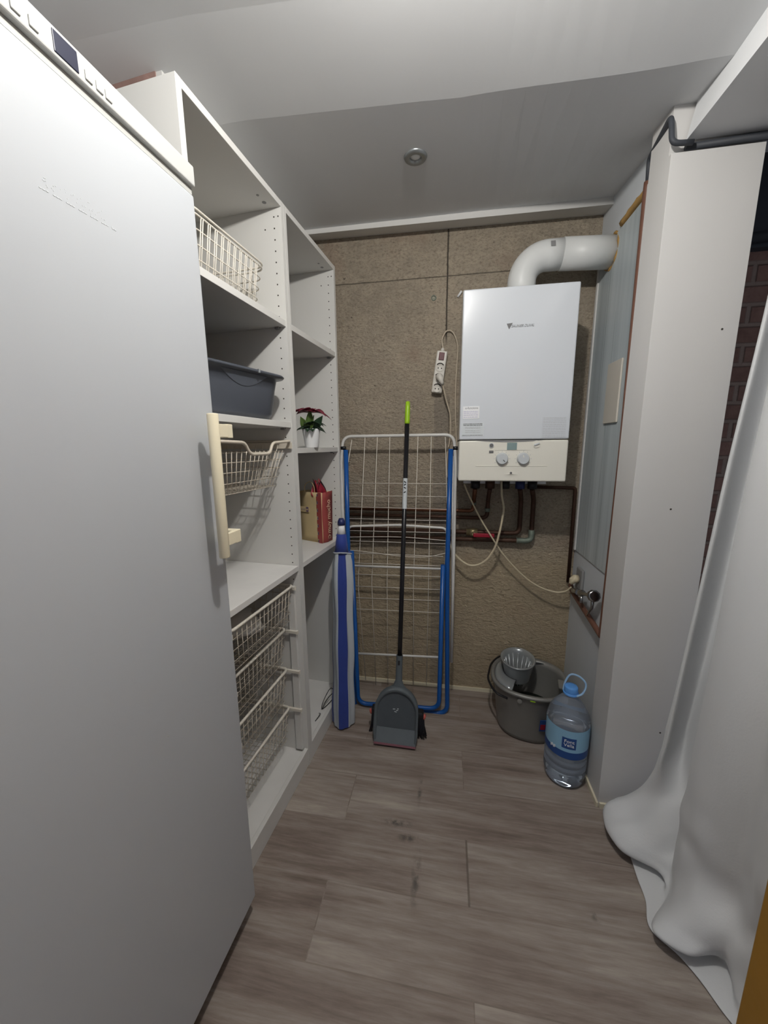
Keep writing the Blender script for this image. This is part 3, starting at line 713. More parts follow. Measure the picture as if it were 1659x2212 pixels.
link('side_rod', MB().tube(pts, 0.004, 8), m_rack, dr)
pts = [RK(979, 985, 0.010), RK(976, 1400, 0.010)]
link('side_rod', MB().tube(pts, 0.006, 8), m_rack, dr)
for (a, b) in (((763, 1222), (958, 1229)), ((766, 1411), (956, 1420))):
    link('cross_bar', MB().tube([RK(*a, -0.022), RK(*b, -0.022)], 0.0062, 10), m_rack, dr)
mb = MB()
for (a, b, c_) in (((760, 950), (752, 1000), (751, 1190)), ((788.5, 944), (773.6, 1260), (790, 1470)), ((815, 943), (803, 1260), (812, 1480)), ((842, 943), (836, 1260), (838, 1480)), ((903, 942), (893, 1260), (893, 1480)), ((931.6, 942), (925.6, 1260), (921, 1480)), ((962, 944), (966, 1110), (956, 1300))):
    mb.tube([RK(*a, -0.004), RK(*b, -0.008), RK(*c_, 0.02)], 0.0020, 5)
for (l, r_) in ((1043.6, 1045), (1070.5, 1073), (1095, 1100), (1120, 1125), (1146, 1151), (1168, 1175), (1194, 1202), (1216, 1223), (1240, 1246), (1266, 1274), (1291, 1298), (1315, 1324)):
    mb.tube([RK(752 if l < 1190 else 764, l, -0.012), RK(967 if l < 1190 else 957, r_, -0.012)], 0.0020, 5)
mb.tube(catmull([RK(752, 1188, -0.014), RK(800, 1193, -0.014), RK(862, 1201, -0.014), RK(920, 1203, -0.014), RK(966, 1194, -0.014)], 5), 0.0020, 5)
mb.tube(catmull([RK(752, 1160, -0.014), RK(862, 1160, -0.014), RK(966, 1168, -0.014)], 5), 0.0020, 5)
link('drying_wires', mb, m_wire2, dr)
for (u, v_) in ((742, 968), (984, 968)):
    c0 = RK(u, v_, -0.004); link('hinge', MB().tube([c0-Vector((0.013, 0, 0)), c0+Vector((0.013, 0, 0))], 0.010, 12), m_black, dr)

# ------------------------------------------------------------------ broom and dustpan
B0 = P(858, 1592, 1.655); B0.z = 0
B1 = P(881, 868, 1.93)
D = (B1-B0); Ldir = D.normalized()
brm = thing('broom', 'broom with long black handle and lime green tip leaning on the drying rack', 'broom', B0)
def bz(t): return D*t
link('pole', MB().tube([bz(0.06), bz(0.945)], 0.0115, 16), m_blackp, brm)
link('hanger_tip', MB().tube([bz(0.935), bz(0.94), bz(0.985), bz(1.0)], [0.0125, 0.0135, 0.0125, 0.0105], 16), m_lime, brm)
t0, t1 = 0.685, 0.775
o = link('handle_sticker', MB().tube([bz(t0), bz(t1)], 0.0121, 16, cap=False), m_stick, brm)
mb = MB()
for i, (t, s_) in enumerate(((0.765, 1), (0.757, -1), (0.748, 1), (0.735, -1))):
    c_ = bz(t)+Vector((0, -0.0122, 0)); mb.box(-0.006, 0.006, -0.0006, 0.0006, -0.0025, 0.0025, M=Matrix.Translation(c_) @ Matrix.Rotation(0.6*s_, 4, 'Y'))
link('sticker_print', mb, m_black, brm)
# head: block and flared bristles, seen to both sides of the dustpan
mb = MB().box(-0.135, 0.135, -0.005, 0.040, 0.115, 0.150); link('head_block', mb, m_black, brm, bevel=0.008)
for sx_s in (-1, 1):
    link('end_cap', MB().tube([(0.128*sx_s, 0.015, 0.125), (0.142*sx_s, 0.015, 0.118)], 0.013, 12), m_coral, brm)
mb = MB()
for i in range(34):
    for j in range(5):
        xx = -0.130+0.260*i/33; yy = 0.0+0.009*j
        fl_ = 1.13+0.03*random.random(); mb.tube([(xx, yy, 0.118), (xx*1.04, yy, 0.05), (xx*fl_, yy+random.uniform(-.008, .008), 0.004+0.006*random.random())], [0.0048, 0.0045, 0.0018], 5)
link('bristles', mb, m_brist, brm)
# dustpan clipped upright on the pole, in front of the bristles
dp = thing('dustpan', 'slate grey long-necked dustpan clipped to the broom pole', 'dustpan', B0)
tilt = Matrix.Rotation(-math.atan2(D.y, D.z), 4, 'X') @ Matrix.Rotation(math.atan2(D.x, D.z), 4, 'Y')
out = []
for k in range(25):
    a = PI*k/24; out.append((0.1125*math.cos(a), 0.150+0.125*math.sin(a)**0.9))
prof = [(0.105, 0.004), (0.1125, 0.06)]+out+[(-0.1125, 0.06), (-0.105, 0.004)]
Yf, Yb = -0.052, -0.010
mb = MB(); n_ = len(prof)
sh = -0.004
def pp(x_, z_, y_): return tilt @ Vector((x_+sh, y_, z_))
rim_f = [pp(x_, z_, Yf+(-0.02 if z_ < 0.1 else 0)) for x_, z_ in prof]; rim_b = [pp(x_*0.97, z_*0.985+0.002, Yb) for x_, z_ in prof]
inn = [pp(x_*0.90, 0.004 if z_ < 0.02 else 0.02+(z_-0.02)*0.93, Yf+(-0.018 if z_ < 0.1 else 0.001)) for x_, z_ in prof]
inb = [pp(x_*0.86, 0.006 if z_ < 0.02 else 0.02+(z_-0.02)*0.90, Yf+0.012) for x_, z_ in prof]
mb.grid([rim_b, rim_f, inn, inb], 0)
mb.add(rim_b, [tuple(range(n_))], 0); mb.add(inb, [tuple(range(n_))[::-1]], 1)
pan = link('pan', mb, [m_pan, m_pan2], dp)
mb = MB(); mb.add([pp(-0.1, 0.066, Yf+0.010), pp(0.1, 0.066, Yf+0.010), pp(0.105, 0.004, Yf-0.026), pp(-0.105, 0.004, Yf-0.026), pp(-0.1, 0.068, Yf+0.016), pp(0.1, 0.068, Yf+0.016), pp(0.105, 0.004, Yf-0.010), pp(-0.105, 0.004, Yf-0.010)], [(0, 3, 2, 1), (4, 5, 6, 7), (0, 1, 5, 4), (2, 3, 7, 6), (0, 4, 7, 3), (1, 2, 6, 5)])
link('lip_plate', mb, m_pan, dp)
mb = MB(); mb.add([pp(-0.105, 0.008, Yf-0.029), pp(0.105, 0.008, Yf-0.029), pp(0.105, 0.0015, Yf-0.031), pp(-0.105, 0.0015, Yf-0.031), pp(-0.105, 0.008, Yf-0.020), pp(0.105, 0.008, Yf-0.020), pp(0.105, 0.0015, Yf-0.020), pp(-0.105, 0.0015, Yf-0.020)], [(0, 3, 2, 1), (4, 5, 6, 7), (0, 1, 5, 4), (2, 3, 7, 6), (0, 4, 7, 3), (1, 2, 6, 5)])
link('rubber_lip', mb, m_pink, dp)
mb = MB(); rows = []
for (z_, hw, hy) in ((0.215, 0.075, 0.018), (0.255, 0.052, 0.018), (0.275, 0.028, 0.017), (0.300, 0.0175, 0.016), (0.40, 0.0165, 0.0155), (0.432, 0.0165, 0.0155)):
    rows.append([pp(-sh+hw*math.cos(a)+(sh if z_ < 0.27 else sh*0.0), z_, -0.010+hy*math.sin(a)) for a in [2*PI*k/20 for k in range(20)]])
mb.grid(rows, closed=True); nk = link('neck', mb, m_pan, dp)
mb = MB().box(-0.005, 0.005, -0.0275, -0.0245, 0.385, 0.408, M=tilt); link('clip_slot', mb, m_black, nk)
mb = MB()
for (a, b, L) in ((-0.012, 0.165, 0.012), (0.004, 0.160, 0.010), (-0.004, 0.152, 0.012), (0.008, 0.168, 0.007)):
    c_ = pp(a, b, Yf+0.0105); mb.box(-L/2, L/2, -0.0008, 0.0008, -0.0018, 0.0018, M=Matrix.Translation(c_) @ Matrix.Rotation(0.4*(a*100 % 2-1), 4, 'Y'))
link('scuffed_sticker', mb, m_stick, pan)

# ------------------------------------------------------------------ boiler
BX0, BX1, BY, BZ0, BZM, BZ1 = 0.053, 0.522, 1.742, 1.322, 1.508, 2.138
bo = thing('gas_boiler', 'white wall-mounted gas boiler with two knobs on the concrete wall', 'boiler', (0.2875, 2.09, 1.322))
def BW(mb_): 
    mb_.v = [(a-0.2875, b-2.09, c-1.322) for a, b, c in mb_.v]; return mb_
link('casing', BW(MB().box(BX0, BX1, BY, 2.06, BZM+0.002, BZ1)), m_boil, bo, bevel=0.006, seg=3)
link('mounting_plate', BW(MB().box(BX0+0.03, BX1-0.03, 2.06, 2.089, BZ0+0.02, BZ1-0.02)), m_grey, bo)
cpn = link('control_panel', BW(MB().box(BX0, BX1, BY-0.002, 2.055, BZ0, BZM-0.002)), m_boilp, bo, bevel=0.007, seg=3)
# flat grey lens under the casing, colouring in the shade of a gap
mb = MB(); rows = []
for i in range(21):
    t = i/20; x_ = 0.12+0.31*t; d_ = 0.009*math.sin(PI*t)
    rows.append([(x_, BY-0.0035, BZM-0.0015), (x_, BY-0.0035, BZM-0.0015-d_)])
mb.grid(rows); link('slot_shade', BW(mb), m_grey, cpn)
link('display_strip', BW(MB().box(0.211, 0.366, BY-0.0035, BY-0.001, 1.462, 1.492)), m_boilp, cpn)
link('display', BW(MB().box(0.264, 0.306, BY-0.005, BY-0.001, 1.464, 1.495)), m_lcdg, cpn)
ga = link('pressure_gauge', BW(MB().tube([(0.196, BY-0.001, 1.484), (0.196, BY-0.006, 1.484)], 0.0105, 24)), m_knob, cpn)
link('gauge_dial', BW(MB().tube([(0.196, BY-0.006, 1.484), (0.196, BY-0.007, 1.484)], 0.008, 24)), m_dgrey, ga)
link('button', BW(MB().box(0.187, 0.206, BY-0.005, BY-0.001, 1.450, 1.461)), m_dgrey, cpn, bevel=0.001)
sw = link('rotary_switch', BW(MB().tube([(0.389, BY-0.001, 1.488), (0.389, BY-0.005, 1.488)], 0.016, 28)), m_boilp, cpn)
link('pointer', BW(MB().box(-0.012, 0.012, BY-0.010, BY-0.004, -0.003, 0.003, M=Matrix.Translation((0.389, 0, 1.488)) @ Matrix.Rotation(-0.35, 4, 'Y'))), m_knob, sw, bevel=0.001)
for (kx, ang) in ((0.2445, 2.4), (0.336, -0.15)):
    kn = link('knob', BW(MB().tube([(kx, BY-0.001, 1.424), (kx, BY-0.004, 1.424), (kx, BY-0.016, 1.424), (kx, BY-0.019, 1.424)], [0.028, 0.0265, 0.024, 0.022], 36)), m_knob, cpn)
    Mk = Matrix.Translation((kx, 0, 1.424)) @ Matrix.Rotation(ang, 4, 'Y')
    link('pointer', BW(MB().box(-0.0018, 0.0018, BY-0.0205, BY-0.0185, 0.006, 0.017, M=Mk)), m_dgrey if kx < 0.3 else m_boilp, kn)
    mb = MB()
    for i in range(9):
        a = math.radians(-120+240*i/8); Mk = Matrix.Translation((kx, 0, 1.424)) @ Matrix.Rotation(a, 4, 'Y')
        mb.box(-0.0008 if i not in (0, 8) else -0.001, 0.0008, BY-0.0028, BY-0.0018, 0.031, 0.036, M=Mk)
    link('scale_marks', BW(mb), m_lgrey, kn)
mb = MB().box(0.13, 0.44, BY-0.0035, BY-0.0015, 1.3905, 1.3935); link('ridge', BW(mb), m_boilp, cpn, bevel=0.001)
mb = MB(); rows = []
for i in range(9):
    t = i/8; rr_ = 0.035*t
    rows.append([(0.286+rr_*math.cos(a)*1.1, BY-0.0022-0.006*(1-t)**2*(1 if math.sin(a) < 0 else 0.4), 1.358+rr_*math.sin(a)*0.5) for a in [2*PI*k/24 for k in range(24)]])
mb.grid(rows, closed=True); mb.disc((0.286, BY-0.0075, 1.361), (0, -1, 0), 0.005, 0.001, 12, 1)
link('latch', BW(mb), [m_boilp, m_dgrey], cpn)
# badge: inverted triangle and slanted raised letters
T = Matrix.Translation((-0.2875, -2.09, -1.322))
mb = MB(); mb.add([(0.238, BY-0.002, 1.992), (0.262, BY-0.002, 1.994), (0.248, BY-0.002, 1.970), (0.238, BY, 1.992), (0.262, BY, 1.994), (0.248, BY, 1.970)], [(0, 2, 1), (0, 1, 4, 3), (1, 2, 5, 4), (2, 0, 3, 5)])
bd = link('badge', BW(mb), m_dgrey, bo)
lettering('lettering', 'SAUNIER DUVAL', 0.0145, m_lgrey2, bo, T @ at(0.303, BY-0.001, 1.981), 0.001, shear=0.35, sx=0.86)
def lines(name, x0, x1, zs, m_, lw, parent, y=None):
    mb_ = MB()
    for z in zs:
        x_ = x0
        while x_ < x1:
            L = random.uniform(0.004, 0.014); mb_.box(x_, min(x1, x_+L), y-0.0006, y, z-lw, z+lw); x_ += L+0.0018
    return link(name, BW(mb_), m_, parent)
lettering('lettering', 'e-funciona', 0.0135, m_dgrey, bo, T @ at(0.104, BY-0.0008, 1.649), 0.0004, sx=1.0)
s1_ = link('sticker', BW(MB().box(0.066, 0.138, BY-0.0010, BY+0.001, 1.603, 1.657)), m_potw, bo)
lines('sticker_print', 0.069, 0.133, [1.634, 1.627, 1.619, 1.610], m_lilac, 0.0014, s1_, BY-0.001)
s2_ = link('sticker', BW(MB().box(0.064, 0.160, BY-0.0010, BY+0.001, 1.526, 1.584)), m_stick, bo); s2_['label'] = 'grey technical sticker'
lines('sticker_print', 0.070, 0.153, [1.580, 1.574], m_dgrey, 0.0014, s2_, BY-0.001)
lines('sticker_print', 0.078, 0.145, [1.566, 1.560, 1.550, 1.542], m_lgrey, 0.0011, s2_, BY-0.001)
lines('sticker_print', 0.066, 0.156, [1.530], m_dgrey, 0.0009, s2_, BY-0.001)
s3_ = link('sticker', BW(MB().box(0.408, 0.509, BY-0.0008, BY+0.001, 1.515, 1.604)), m_boil, bo)
lines('sticker_print', 0.411, 0.505, [1.600, 1.594, 1.586, 1.579, 1.571, 1.564, 1.556, 1.549, 1.541, 1.534, 1.526, 1.519], m_lgrey, 0.0009, s3_, BY-0.0008)
link('rail_bracket', BW(MB().box(0.09, 0.505, 2.0, 2.05, 1.285, 1.3218)), m_potw, bo)
for i, x_ in enumerate((0.150, 0.225, 0.300, 0.375, 0.435)):
    link('valve_nut', BW(MB().tube([(x_, 1.98, 1.3), (x_, 1.98, 1.262)], 0.024, 8)), [m_black, m_copperd, m_black, m_navy, m_black][i], bo)

# flue
fl = thing('flue_pipe', 'white flue pipe bending from the boiler top into the right wall', 'flue', (0.322, 1.945, 2.139))
r_ = 0.0625; pth = [(0, 0, 0.0), (0, 0, 0.085)]
for k in range(1, 17):
    a = PI/2*k/16; pth.append((0.105-0.105*math.cos(a), 0, 0.085+0.105*math.sin(a)))
pth.append((0.17, -0.003, 0.189)); 
link('elbow', MB().tube(pth, r_, 36), m_flue, fl)
link('straight_pipe', MB().tube([(0.165, -0.003, 0.189), (0.379, -0.006, 0.178)], r_+0.002, 36), m_flue, fl)
link('collar', MB().lathe([(r_, 0.0), (r_+0.004, 0.0), (r_+0.004, 0.014), (r_, 0.016)], n=40), m_flue, fl)
for sx_s in (-1, 1): link('clamp_screw', MB().tube([(0.073*sx_s, -0.02, 0.0), (0.073*sx_s, -0.02, 0.016)], 0.006, 10), m_flue, fl)
mb = MB(); rows = []
for i in range(5):
    xx = 0.105+0.020*i/4; rows.append([(xx, -math.cos(a)*(r_+0.0015)-0.002, 0.1895+math.sin(a)*(r_+0.0015)) for a in [0.15+0.42*k/6 for k in range(7)]])
mb.grid(rows); link('rating_sticker', mb, m_grey, fl)

# ------------------------------------------------------------------ copper pipes
def pipe(name, pts, r, m, label, cat='pipe', fil=0.03, group=None):
    o = link(name, MB().tube(fillet(pts, fil, 6), r, 12), m); return tag(o, label, cat, group)
PY = 2.052
t_ = thing('copper_pipe', 'copper pipe bending left highest below the boiler', 'pipe', (0.150, 1.98, 1.262), group='copper pipes under the boiler')
def cp_thing(t, x_, z_, r, m, xl=-0.72, yy=PY):
    base = Vector((x_, 1.98, 1.262))
    pts = [Vector((x_, 1.98, 1.262)), Vector((x_, yy, 1.18)), Vector((x_, yy, z_)), Vector((xl, yy, z_))]
    link('pipe_run', MB().tube([p-base for p in fillet(pts, 0.032, 6)], r, 12), m, t)
    link('elbow_joint', MB().tube([Vector((x_, yy, z_+0.055))-base, Vector((x_, yy, z_+0.035))-base], r+0.003, 12), m_solder, t)
cp_thing(t_, 0.150, 1.128, 0.011, m_copper)
t_ = thing('copper_pipe', 'brown copper pipe second from the left below the boiler', 'pipe', (0.225, 1.98, 1.262), group='copper pipes under the boiler'); cp_thing(t_, 0.225, 1.090, 0.011, m_copperd)
t_ = thing('copper_pipe', 'copper pipe with the red lever valve below the boiler', 'pipe', (0.375, 1.98, 1.262), group='copper pipes under the boiler'); cp_thing(t_, 0.400, 1.010, 0.0125, m_copperd) if False else None
base = Vector((0.375, 1.98, 1.262)); pts = [Vector((0.375, 1.98, 1.262)), Vector((0.398, PY, 1.20)), Vector((0.398, PY, 1.008)), Vector((-0.72, PY, 1.006))]
link('pipe_run', MB().tube([p-base for p in fillet(pts, 0.034, 6)], 0.0125, 12), m_copperd, t_)
vb = link('valve_body', MB().tube([Vector((0.115, PY, 1.007))-base, Vector((0.135, PY, 1.007))-base, Vector((0.136, PY, 1.007))-base, Vector((0.175, PY, 1.007))-base], [0.020, 0.020, 0.024, 0.022], 8), m_brass, t_)
vb2 = link('valve_stem', MB().tube([Vector((0.155, PY, 1.007))-base, Vector((0.155, PY-0.045, 1.007))-base], 0.011, 10), m_brass, t_)
link('valve_lever', MB().box(0.150-base.x, 0.262-base.x, PY-0.055-base.y, PY-0.046-base.y, 0.992-base.z, 1.014-base.z), m_redl, t_, bevel=0.004)
t_ = thing('copper_pipe', 'rightmost copper pipe below the boiler, with a greenish soldered elbow', 'pipe', (0.435, 1.98, 1.262), group='copper pipes under the boiler')
base = Vector((0.435, 1.98, 1.262)); pts = [Vector((0.435, 1.98, 1.262)), Vector((0.462, PY, 1.20)), Vector((0.462, PY, 0.968)), Vector((-0.72, PY, 0.962))]
link('pipe_run', MB().tube([p-base for p in fillet(pts, 0.034, 6)], 0.0125, 12), m_copperd, t_)
link('elbow_joint', MB().tube([p-base for p in fillet([Vector((0.462, PY, 1.03)), Vector((0.462, PY, 0.968)), Vector((0.385, PY, 0.968))], 0.034, 6)], 0.0155, 12), m_solder, t_)
# gas line: along the back wall, down the corner, then along the right wall to the riser
pipe('gas_pipe', [(0.47, 2.072, 1.262), (0.672, 2.072, 1.258), (0.675, 2.072, 0.735)], 0.009, m_copperd, 'brown pipe running down the corner between concrete wall and grey sheet', fil=0.012)
rp = thing('riser_pipe', 'tall brown vertical pipe running up beside the white column to the ceiling', 'pipe', (0.674, 1.60, 0.66))
base = Vector((0.674, 1.60, 0.66))
pts = [(0.676, 2.03, 0.735), (0.674, 1.99, 0.715), (0.674, 1.598, 0.668), (0.674, 1.598, 0.69), (0.674, 1.590, 1.45), (0.674, 1.610, 2.36), (0.673, 1.606, 2.39)]
link('pipe_run', MB().tube([Vector(p)-base for p in fillet(pts, 0.012, 4)], 0.0125, 12), m_brownp, rp)
pts = [(0.672, 1.605, 2.38), (0.664, 1.595, 2.452), (0.640, 1.42, 2.452), (0.643, 1.405, 2.37), (0.70, 1.405, 2.366)]
link('dark_pipe_end', MB().tube([Vector(p)-base for p in fillet(pts, 0.02, 5)], 0.0075, 12), m_black2, rp)
for z in (1.42, 1.18, 0.86, 0.78):
    link('filler_patch', MB().box(0.6865-base.x, 0.6925-base.x, 1.578-base.y, 1.589-base.y, z-0.05-base.z, z+0.04-base.z), m_base, rp, bevel=0.003)
mb = MB().tube([(0.69, 1.425, 2.3675), (1.1, 1.415, 2.370), (1.9, 1.40, 2.370)], [0.008, 0.0145, 0.0145], 10); o = link('conduit', mb, m_black2)
tag(o, 'dark pipe running right under the beam above the column', 'pipe')
# chrome tap on the right wall
tp_ = thing('wall_tap', 'chrome tap with round wheel on the right wall beside the corner', 'tap', (0.670, 1.95, 0.71))
base = Vector((0.670, 1.95, 0.71))
def TB(*ps): return [Vector(p)-base for p in ps]
link('body', MB().tube(TB((0.676, 2.00, 0.725), (0.668, 1.95, 0.735), (0.660, 1.88, 0.757), (0.656, 1.85, 0.765)), [0.010, 0.015, 0.013, 0.016], 14), m_chrome, tp_)
link('stem', MB().tube(TB((0.656, 1.86, 0.762), (0.655, 1.80, 0.782), (0.654, 1.79, 0.785), (0.653, 1.74, 0.800), (0.652, 1.665, 0.825)), [0.013, 0.016, 0.009, 0.008, 0.009], 14), m_chrome, tp_)
link('wheel', MB().tube(TB((0.652, 1.672, 0.823), (0.652, 1.668, 0.824), (0.651, 1.654, 0.829), (0.651, 1.650, 0.830)), [0.020, 0.027, 0.027, 0.020], 9), m_chrome, tp_)
link('outlet', MB().tube(TB((0.655, 1.81, 0.775), (0.650, 1.79, 0.735)), 0.008, 12), m_chrome, tp_)
link('lever_wire', MB().tube(TB((0.651, 1.665, 0.805), (0.652, 1.668, 0.765), (0.662, 1.74, 0.70), (0.668, 1.76, 0.69)), [0.008, 0.006, 0.003, 0.003], 6), m_chrome, tp_)
so = thing('wall_socket', 'dark grey socket on the right wall corner with an ivory plug', 'socket', (0.70, 1.955, 0.80))
link('back_box', MB().box(-0.016, 0.0, -0.045, 0.035, -0.055, 0.055), m_grey, so, bevel=0.006)
pl = thing('cable_plug', 'ivory plug at the end of the cable, in the dark socket', 'plug', (0.668, 1.950, 0.795))
link('plug_body', MB().tube([(0.015, 0, 0.005), (0, 0, 0.005), (-0.012, 0, -0.005), (-0.022, -0.004, -0.022)], [0.020, 0.022, 0.018, 0.008], 16), m_hosem, pl)
# cables
def cable(name, pts, r, label, m=m_cable, cat='cable'):
    o = link(name, MB().tube(catmull(pts, 8), r, 8), m); return tag(o, label, cat)
cable('power_cable', [P(1003, 1046, 1.97), P(1012, 1068, 1.985), P(1035, 1115, 1.99), P(1060, 1157, 1.99), P(1085, 1195, 2.0), P(1110, 1224, 2.01), P(1140, 1252, 2.01), P(1170, 1270, 2.0), P(1200, 1279, 1.985), P(1222, 1277, 1.97), P(1234, 1268, 1.955)], 0.0045, 'ivory cable slanting from the boiler down to the corner plug', m_hosem)
cable('drain_hose', [P(1083, 1040, 1.96), P(1084, 1070, 1.96), P(1088, 1095, 1.955), P(1086, 1115, 1.955), P(1079, 1150, 1.955), P(1070, 1180, 1.96), P(1055, 1205, 1.97), P(1035, 1219, 1.975), P(1015, 1221, 1.98), P(998, 1212, 1.99), P(983, 1197, 2.0), P(972, 1175, 2.03), P(968, 1150, 2.045)], 0.0058, 'ivory hose hanging in a U loop under the boiler', m_hosem, 'hose')
# ------------------------------------------------------------------ power strip
YW = 2.09
ps_c = (P(943, 757, 2.055)+P(967, 757, 2.055)+P(932, 848, 2.055)+P(955, 851, 2.055))/4
ps = thing('power_strip', 'white power strip with red switch hanging on the concrete wall', 'power strip', (ps_c.x, 2.0895, ps_c.z), rot=(0, math.radians(7.5), 0))
link('strip_body', MB().box(-0.0275, 0.0275, -0.042, 0, -0.105, 0.105), m_strip, ps, bevel=0.006, seg=3)
link('cable_sleeve', MB().tube([(0, -0.02, 0.104), (0, -0.02, 0.124)], [0.014, 0.005], 12), m_strip, ps)
swt = link('switch', MB().box(-0.014, 0.014, -0.047, -0.040, 0.058, 0.096), m_redsw, ps, bevel=0.002)
for z in (0.022, -0.030, -0.082):
    sk = link('socket', MB().lathe([(0.0225, 0.0), (0.0225, 0.0016), (0.0205, 0.0016), (0.0195, 0.0008), (0.0, 0.0007)], (0, -0.042, z), 28, M=Matrix.Rotation(PI/2, 4, 'X')), m_strip, ps)
    mb = MB()
    for sx_s in (-1, 1): mb.disc((0.0085*sx_s, -0.0425, z-0.004), (0, -1, 0), 0.0032, 0.0012, 10)
    mb.tube([(0.0205*math.cos(a), -0.0437, z+0.0205*math.sin(a)) for a in [math.radians(35+110*k/10) for k in range(11)]], 0.0026, 6)
    link('contact_holes', mb, m_hole, sk)
pg = thing('power_plug', 'ivory plug pushed into the middle socket of the power strip', 'plug', (ps_c.x+0.002, 2.045, ps_c.z-0.030), rot=(0, math.radians(7.5), 0))
link('plug_body', MB().tube([(-0.003, 0.001, 0.004), (-0.002, -0.022, 0.002), (0.006, -0.030, -0.010), (0.017, -0.030, -0.027), (0.022, -0.028, -0.037)], [0.019, 0.017, 0.0145, 0.010, 0.006], 16), m_strip, pg)
q0 = Vector((ps_c.x+0.018, 2.02, ps_c.z-0.064))
cable('plug_cable', [q0, P(964, 865, 2.04), P(972, 895, 2.06), P(973, 940, 2.07), P(966, 985, 2.075), P(967, 1030, 2.075), P(985, 1040, 2.07)], 0.0042, 'ivory cable dropping from the plug in the power strip')
cable('strip_cable', [Vector((ps_c.x+0.0155, 2.069, ps_c.z+0.122)), P(955, 735, 2.075), P(962, 718, 2.075), P(972, 714, 2.075), P(982, 724, 2.078), P(989, 750, 2.08), P(987, 790, 2.08), P(984, 850, 2.08), P(985, 930, 2.08), P(993, 1035, 2.075)], 0.0036, 'thin ivory cable looping over the top of the power strip')
# small things on the wall
p = P(993, 634, 2.075); wp = thing('wall_plug', 'small white plastic wall plug left of the boiler top', 'wall plug', (p.x, 2.09, p.z))
link('plug_shaft', MB().tube([(-0.010, -0.004, -0.012), (0.010, -0.012, 0.012)], 0.0055, 12), m_potw, wp)
p = P(937, 643, 2.085); wc = thing('wall_grommet', 'small pale green ring fixed in the concrete above the power strip', 'grommet', (p.x, 2.09, p.z))
link('ring', MB().tube([(0.011*math.cos(a), -0.002, 0.011*math.sin(a)) for a in [2*PI*k/20 for k in range(20)]], 0.0028, 8, closed=True), m_solder, wc)
link('screw', MB().disc((0, 0, 0), (0, -1, 0), 0.004, 0.003, 10), m_solder, wc)
cb = thing('access_cover', 'flat off-white rectangular cover plate on the right wall beside the brown pipe', 'cover plate', (0.694, 1.77, 1.70))
link('plate', MB().box(-0.008, -0.0005, -0.066, 0.066, -0.125, 0.128), m_plate, cb, bevel=0.002)

# ------------------------------------------------------------------ downlight
dl = thing('downlight', 'round unlit recessed downlight with grey ring in the ceiling', 'ceiling light', (-0.139, 1.565, 2.5345), rot=(math.radians(3.4), 0, 0))
link('ring', MB().lathe([(0.020, -0.001), (0.022, -0.006), (0.040, -0.006), (0.043, 0.0), (0.043, 0.003)], n=36), m_alu, dl)
link('bulb', MB().lathe([(0.021, 0.004), (0.019, -0.001), (0.010, -0.003), (0.0, -0.0035)], n=24), m_glass, dl)
# the lit lamp overhead, just out of the picture
lp = thing('ceiling_lamp', 'lit ceiling lamp above the camera', 'ceiling light', (LAMP.x, LAMP.y, 2.512))
link('base', MB().lathe([(0.0, -0.014), (0.05, -0.014), (0.06, -0.006), (0.06, 0.008)], n=32), m_potw, lp)

# ------------------------------------------------------------------ mop bucket
bk = thing('mop_bucket', 'oval grey mop bucket with wringer standing by the concrete wall', 'bucket', (0.452, 1.862, 0), math.radians(-12))
bk.scale = (0.95, 1.18, 1.0)
def oval(a, b, z, n=48, p=2.4, cx_=0, cy_=0):
    out = []
    for k in range(n):
        t = 2*PI*k/n; c_, s_ = math.cos(t), math.sin(t)
        out.append((cx_+a*abs(c_)**(2/p)*(1 if c_ >= 0 else -1), cy_+b*abs(s_)**(2/p)*(1 if s_ >= 0 else -1), z))
    return out
mb = MB()
mb.grid([oval(0.01, 0.01, 0.004), oval(0.135, 0.105, 0.002), oval(0.155, 0.124, 0.008), oval(0.160, 0.128, 0.03), oval(0.180, 0.138, 0.225), oval(0.184, 0.141, 0.232), oval(0.186, 0.143, 0.262), oval(0.200, 0.156, 0.266), oval(0.203, 0.159, 0.276), oval(0.198, 0.154, 0.284), oval(0.182, 0.139, 0.280), oval(0.178, 0.135, 0.255), oval(0.145, 0.112, 0.03), oval(0.13, 0.1, 0.014), oval(0.01, 0.01, 0.013)], closed=True)
link('pail', mb, m_buck, bk)
cw = (-0.062, 0.045)
mb = MB()
mb.lathe([(0.070, 0.235), (0.074, 0.262), (0.086, 0.318), (0.093, 0.336), (0.096, 0.340), (0.090, 0.343), (0.081, 0.338), (0.076, 0.322), (0.056, 0.225)], (cw[0], cw[1], 0), 40)
link('wringer_cone', mb, m_bucki, bk)
mb = MB()
for k in range(16):
    a = 2*PI*k/16; c_, s_ = math.cos(a), math.sin(a)
    mb.tube([(cw[0]+0.073*c_, cw[1]+0.073*s_, 0.318), (cw[0]+0.055*c_, cw[1]+0.055*s_, 0.235), (cw[0]+0.030*c_, cw[1]+0.030*s_, 0.20)], [0.0055, 0.006, 0.005], 6)
mb.lathe([(0.0, 0.195), (0.034, 0.197), (0.036, 0.204), (0.0, 0.205)], (cw[0], cw[1], 0), 20)
link('wringer_fingers', mb, m_bucki, bk)
